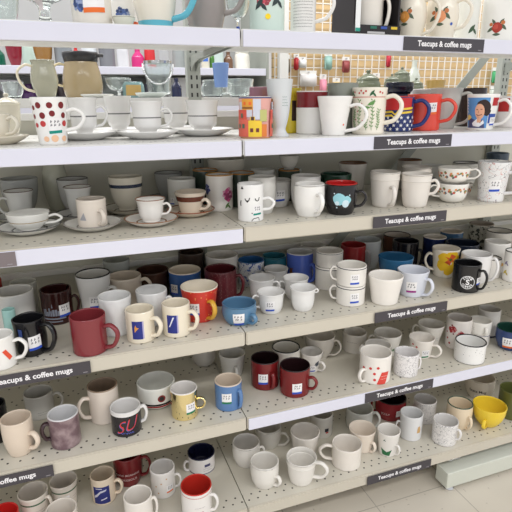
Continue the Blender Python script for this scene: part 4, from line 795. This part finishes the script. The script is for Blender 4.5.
V(-.2207,0.164,0.16,0.0386,0.0914,'cyl',(228,224,220),'white mug with little gold stars and orange sticker, handle right',hd=(75,0.68,0.2,11,5,None),dec=[('dots','star_print',[(-35,0.5,2),(-10,0.62,2),(15,0.78,2),(-25,0.25,2)],(200,160,120)),('st',30,0.36,'orange',0.8)])
V(-.3065,0.069,0.16,0.0406,0.095,'cyl',(232,226,218),'plain white mug at the bottom centre left, handle right',hd=(75,0.85,0.2,8,6,None))
V(-.0838,0.228,0.16,0.0454,0.0609,'cyl',(228,224,222),'white mug with navy interior and blue lettering, handle left',inn=(24,26,52),rim=(30,32,60),hd=(-72,0.62,0.05,10,6,None),dec=[('ring','navy_line',0.06,0.11,(50,50,90)),('rectw','lettering',25,0.58,26,7,(60,60,100)),('lines','lettering',28,0.34,24,12,(90,90,120))])
V(-.143,0.0457,0.16,0.0456,0.098,'cyl',(234,230,226),'white mug with red interior, red line and heart, bottom front',inn=(190,48,38),rim=(190,48,38),hd=(65,0.74,0.2,13,6,None),dec=[('ring','red_line',0.86,0.875,(195,60,50)),('lines','text_print',12,0.52,24,9,(120,110,110)),('heart','heart_print',14,0.32,6,(190,50,40))])
V(0.0624,0.2,0.16,0.0462,0.0801,'barrel',(224,220,214),'plain white mug at left of the right bottom group, beside the seam',hd=(82,0.75,0.4,9,6,None),grp='plain white mugs on the bottom shelf')
V(0.1639,0.26,0.16,0.0469,0.0761,'barrel',(212,208,200),'plain white mug behind, with open handle right, bottom shelf back',hd=(75,0.7,0.05,17,7,None),grp='plain white mugs on the bottom shelf')
V(0.0849,0.088,0.16,0.0452,0.0836,'barrel',(230,226,219),'plain white mug nearest the front left, handle turned to front',hd=(52,0.55,0.15,10,7,None),grp='plain white mugs on the bottom shelf')
V(0.2637,0.172,0.16,0.0504,0.088,'taper8',(224,218,210),'plain off-white mug second row, behind the big-handled mug',grp='plain white mugs on the bottom shelf')
V(0.1985,0.06,0.16,0.0484,0.0874,'stepped',(230,226,219),'plain white mug with big handle to the right, front row',hd=(70,0.93,0.3,24,8,None),grp='plain white mugs on the bottom shelf')
V(0.3669,0.252,0.16,0.0426,0.0846,'cyl',(206,202,194),'white mug with small dark picture under the shelf above',dec=[('rect','dark_picture',30,0.42,11,10,(45,45,55)),('rect','red_mark',32,0.3,8,4,(180,60,55))])
V(0.3727,0.08,0.16,0.0499,0.0763,'cyl',(232,225,216),'plain white mug with large handle on the left, front row',hd=(-78,0.86,0.2,25,8,None),grp='plain white mugs on the bottom shelf')
V(0.4605,0.128,0.16,0.0467,0.0793,'taper8',(230,218,204),'cream mug with pinkish tint, handle toward front right',hd=(55,0.52,0.05,9,7,None))
V(0.5211,0.244,0.16,0.0502,0.0739,'cyl',(214,214,208),'grey-white mug with large handle right, beside the red lettered mug',hd=(75,0.9,0.1,16,7,None))
V(0.6596,0.252,0.16,0.058,0.0841,'barrel',(142,38,44),'red mug with black interior and white lettering, bottom back row',inn=(40,22,26),hd=(-75,0.84,0.22,8,6,None),dec=[('txt','JOLLY',-15,0.45,9,(225,190,190)),('st',35,0.5,None,0.8)])
V(0.5308,0.076,0.16,0.0388,0.0905,'taper8',(228,224,218),'small white mug with a green patch near its base, handle in front right',hd=(55,0.5,0.1,9,5,None),dec=[('poly','green_patch',-8,0.22,[[(-13,10),(-9,-9),(9,-10),(14,9),(2,1)]],(40,105,65)),('leaf','leaf_print',-20,0.75,5,(90,110,100))])
V(0.6584,0.124,0.16,0.0402,0.0957,'cyl',(222,222,222),'slim pale grey mug with gold figure, handle left',hd=(-72,0.6,0.2,8,5,None),dec=[('poly','gold_figure',45,0.5,[[(-5,-10),(5,-10),(6,-2),(3,10),(-3,8),(-4,2)]],(205,165,110))])
V(0.7666,0.188,0.16,0.042,0.0873,'cyl',(206,202,198),'doodle-printed mug behind, with grey interior',grp='doodle-printed mugs on the bottom shelf',pat='comic')
V(0.7542,0.06,0.16,0.0435,0.083,'cyl',(226,223,220),'doodle-printed mug in front, handle to the right',hd=(68,0.75,0.3,9,6,None),grp='doodle-printed mugs on the bottom shelf',pat='comic')
V(0.8606,0.112,0.16,0.045,0.0969,'barrel',(230,212,184),'cream mug with dark green rim line, handle toward front',rim=(60,85,70),hd=(48,0.62,0.08,9,6,None),dec=[('lines','brown_print',5,0.2,12,6,(110,90,70))])
V(0.9686,0.08,0.16,0.0589,0.083,'bowlw2',(236,205,60),'big bright yellow bowl mug on the bottom shelf',hd=(-10,0.5,0.05,8,7,None))
V(1.0799,0.244,0.16,0.0564,0.086,'barrel',(222,212,196),'cream mug with dark lettering under the shelf above, behind yellow mug',dec=[('txt','State Mug',-5,0.5,12,(50,40,38)),('st',-8,0.2,None,0.5)])
V(1.0937,0.096,0.16,0.0494,0.1131,'cyl',(92,96,52),'olive green mug at the right edge of the bottom shelf')
# far side of the gondola
V(-.4305,0.6,1.325,0.039,0.112,'jugr',(158,156,136),'cream scalloped ceramic pitcher in the gap under the top shelf, handle left',name='pitcher',cat='pitcher',hd=(-80,0.85,0.2,22,6,(215,205,180)))
V(-.3151,0.74,1.325,0.0645,0.1395,'carafe',(164,146,112),'tan coffee carafe with black lid in the gap under the top shelf',name='coffee_carafe',cat='carafe',hd=(-80,0.78,0.3,22,6,(205,190,150)),dec=[('lidband','black_lid',(28,26,28))])
V(-.0497,0.8,1.325,0.0513,0.1295,'taper8','glass','square clear glass ice bucket with chrome handle',name='ice_bucket',cat='bucket',dec=[('ring','chrome_rim',0.93,0.99,'chrome'),('bail','bail_handle')])
V(0.1329,0.62,1.36,0.0289,0.0786,'taper8',(112,140,190),'frosted blue glass cup in the gap beside the upright',name='glass_cup',cat='cup')
V(0.1231,0.7,1.325,0.0427,0.062,'jug','glass','clear cut-glass pitcher below the blue cup',name='glass_pitcher',cat='pitcher',hd=(70,0.84,0.22,18,6,None))
V(0.2312,0.72,1.325,0.055,0.0668,'bowl','glass','clear cut-glass bowl beside the upright in the gap',name='glass_bowl',cat='bowl')
V(0.7151,0.62,1.325,0.0484,0.0621,'jar',(110,116,94),'sage green lidded canister, leftmost in the gap behind the vine mug',name='canister',cat='canister',dec=[('lid',(110,116,94))])
V(0.8223,0.62,1.325,0.03,0.0626,'jar',(114,120,100),'small sage green canister with pointed lid behind the navy bowl, left',name='canister',cat='canister',dec=[('lid',(114,120,100))])
V(0.9369,0.72,1.325,0.0356,0.0904,'jar',(118,124,104),'tall sage green canister with pointed lid behind the navy bowl',name='canister',cat='canister',dec=[('lid',(118,124,104))])
V(0.9201,0.6,1.325,0.0299,0.0476,'jar',(114,120,100),'short sage green canister with round knob, right of the navy bowl',name='canister',cat='canister',dec=[('lid',(114,120,100))])
V(1.0914,0.85,1.325,0.0274,0.1562,'bottle',(205,210,200),'clear grey glass jar standing behind the sage canisters',name='glass_jar',cat='jar')
V(1.0453,0.64,1.325,0.0383,0.0646,'bowl',(170,140,80),'gold brown bowl in the gap above the pale grey mug',name='bowl',cat='bowl')
V(-.533,0.75,1.325,0.0353,0.0543,'bowl','glass','clear glass bowl in the gap at the far left',name='glass_bowl',cat='bowl')
V(-.1978,0.75,1.325,0.0434,0.0687,'stemglass','glass','clear glass goblet behind the teacups in the gap',name='glass_goblet',cat='goblet')
V(-.1543,0.7,1.325,0.0364,0.0541,'jar',(120,150,150),'grey-teal jar with tan label in the gap left of the ice bucket',name='jar',cat='jar',dec=[('rect','tan_label',0,0.5,40,25,(180,150,90))])
V(-.0103,0.68,1.325,0.017,0.067,'bottle',(36,40,70),'small dark navy bottle right of the ice bucket',name='bottle',cat='bottle')
# distant shelf
V(-.6619,1.75,1.476,0.0358,0.1111,'bottle',(20,90,70),'green jar at the far left on the distant shelf',name='jar',cat='jar')
V(-.5719,1.6,1.476,0.0384,0.133,'bowl',(130,25,45),'crimson bowl on the distant shelf at far left',name='bowl',cat='bowl')
V(-.514,1.75,1.476,0.0331,0.1242,'jar',(190,210,200),'pale mint glass jar on the distant shelf',name='jar',cat='jar')
V(-.4472,1.6,1.476,0.044,0.1066,'bowl',(150,110,60),'amber bowl on the distant shelf',name='bowl',cat='bowl')
V(-.3574,1.6,1.476,0.0409,0.1223,'jar',(130,135,140),'grey jar on the distant shelf above the carafe',name='jar',cat='jar')
V(-.2962,1.75,1.476,0.0176,0.1209,'bottle',(190,40,40),'red bottle on the distant shelf above the carafe',name='bottle',cat='bottle')
V(-.2334,1.75,1.476,0.0401,0.1226,'jar',(205,210,215),'clear jar with blue tag on the distant shelf',name='jar',cat='jar',dec=[('rect','blue_tag',0,0.5,22,22,(70,110,190))])
V(-.1449,1.75,1.476,0.041,0.125,'cyl',(120,122,128),'dark grey tin on the distant shelf',name='tin',cat='tin')
V(-.0819,1.6,1.476,0.0286,0.1029,'jar',(205,205,210),'white jar with silver lid on the distant shelf',name='jar',cat='jar',dec=[('lid',(170,170,170))])
V(0.0108,1.75,1.476,0.033,0.1097,'bottle',(200,50,120),'magenta bottle on the distant shelf',name='bottle',cat='bottle')
V(0.074,1.75,1.476,0.0286,0.121,'jar',(200,50,55),'red jar on the distant shelf above the ice bucket',name='jar',cat='jar')
V(0.1202,1.6,1.476,0.0275,0.1034,'jar',(170,170,172),'grey glass jar on the distant shelf right of the red jar',name='jar',cat='jar')
V(0.229,1.75,1.476,0.0343,0.125,'jar',(150,155,155),'smoky glass jar on the distant shelf beside the upright',name='jar',cat='jar')
V(0.3386,1.6,1.476,0.0214,0.1041,'bottle',(205,200,185),'cream bottle with blue tag on the distant shelf',name='bottle',cat='bottle',dec=[('rect','blue_tag',0,0.5,22,22,(70,110,190))])
V(0.3759,1.6,1.476,0.0144,0.0953,'bottle',(70,120,50),'slim green bottle on the distant shelf',name='bottle',cat='bottle')
V(0.4085,1.6,1.476,0.0289,0.096,'jar',(190,205,200),'glass jar with teal lid on the distant shelf',name='jar',cat='jar',dec=[('lid',(60,185,165))])
V(0.463,1.6,1.476,0.0243,0.0875,'bottle',(110,80,60),'brown bottle on the distant shelf',name='bottle',cat='bottle')
V(0.541,1.6,1.476,0.0417,0.0842,'jar',(235,232,222),'white ceramic lidded crock on the distant shelf',name='jar',cat='jar',dec=[('lid',(235,232,222))])
# lower distant shelf
V(-.6129,1.68,1.3,0.0568,0.1209,'stemglass',(205,205,215),'pale glass goblet below the distant shelf at far left',name='goblet',cat='goblet')
V(-.5354,1.68,1.3,0.0359,0.1029,'bottle',(90,50,110),'purple bottle below the distant shelf',name='bottle',cat='bottle')
V(-.1448,1.68,1.3,0.064,0.1427,'jug','glass','clear glass pitcher below the distant shelf',name='pitcher',cat='pitcher')
V(0.2164,1.68,1.3,0.0635,0.1355,'jar',(210,210,212),'white jar below the distant shelf near the upright',name='jar',cat='jar')
V(0.4493,1.68,1.3,0.0549,0.1162,'jar',(190,195,190),'grey glass jar below the distant shelf, right of the upright',name='jar',cat='jar')
V(-.4525,1.68,1.3,0.0412,0.1125,'jar',(150,150,155),'grey jar below the distant shelf beside the carafe',name='jar',cat='jar')
V(-.3696,1.68,1.3,0.0422,0.1081,'bowl',(70,60,66),'dark bowl below the distant shelf behind the carafe',name='bowl',cat='bowl')
V(0.109,1.68,1.3,0.0364,0.1248,'bottle',(225,225,222),'white bottle below the distant shelf',name='bottle',cat='bottle')
V(0.0085,1.68,1.3,0.046,0.1045,'bowl',(60,62,80),'dark blue bowl below the distant shelf behind the ice bucket',name='bowl',cat='bowl')
V(0.5709,1.68,1.3,0.0559,0.0956,'jar','glass','clear jar below the distant shelf at its right end',name='jar',cat='jar')

# ---------------------------------------------------------------- light: rows of ceiling fluorescents and the bright store around
def area(name, loc, sx, sy, power, col=(1, .985, .96), rot=(0, 0, 0)):
    l = bpy.data.lights.new(name, 'AREA'); l.shape = 'RECTANGLE'; l.size = sx; l.size_y = sy; l.energy = power; l.color = col
    o = bpy.data.objects.new(name, l); o.location = loc; o.rotation_euler = rot; link(o)
area('ceiling_light', (.3, -1.9, 2.55), 5, .3, 40*1.7, (1, .985, .96), (-.35, 0, 0))
area('ceiling_light', (.3, -3.0, 3.3), 5, .25, 40*.8)
area('ceiling_light', (.3, 1.05, 2.9), 5, .25, 40*1.5)
area('ceiling_light', (.3, 3.2, 3.3), 5, .25, 40)
w = bpy.data.worlds.new('store_ambient'); SC.world = w; w.use_nodes = True
w.node_tree.nodes['Background'].inputs[0].default_value = (.96, .97, 1, 1); w.node_tree.nodes['Background'].inputs[1].default_value = .85
# ---------------------------------------------------------------- camera
cam = bpy.data.cameras.new('camera'); co = bpy.data.objects.new('camera', cam); link(co)
cam.sensor_width = 36; cam.lens = 505.98/512*36; cam.clip_start = .01
co.matrix_world = Matrix(((0.939268, 0.107669, -0.325858, -0.38540), (-0.343087, 0.271840, -0.899108, -1.14800), (-0.008224, 0.956300, 0.292270, 1.31280), (0, 0, 0, 1)))
SC.camera = co
vs_ = SC.view_settings; vs_.view_transform = 'Standard'; vs_.look = 'None'; vs_.gamma = 1; vs_.use_curve_mapping = False; vs_.exposure = .12
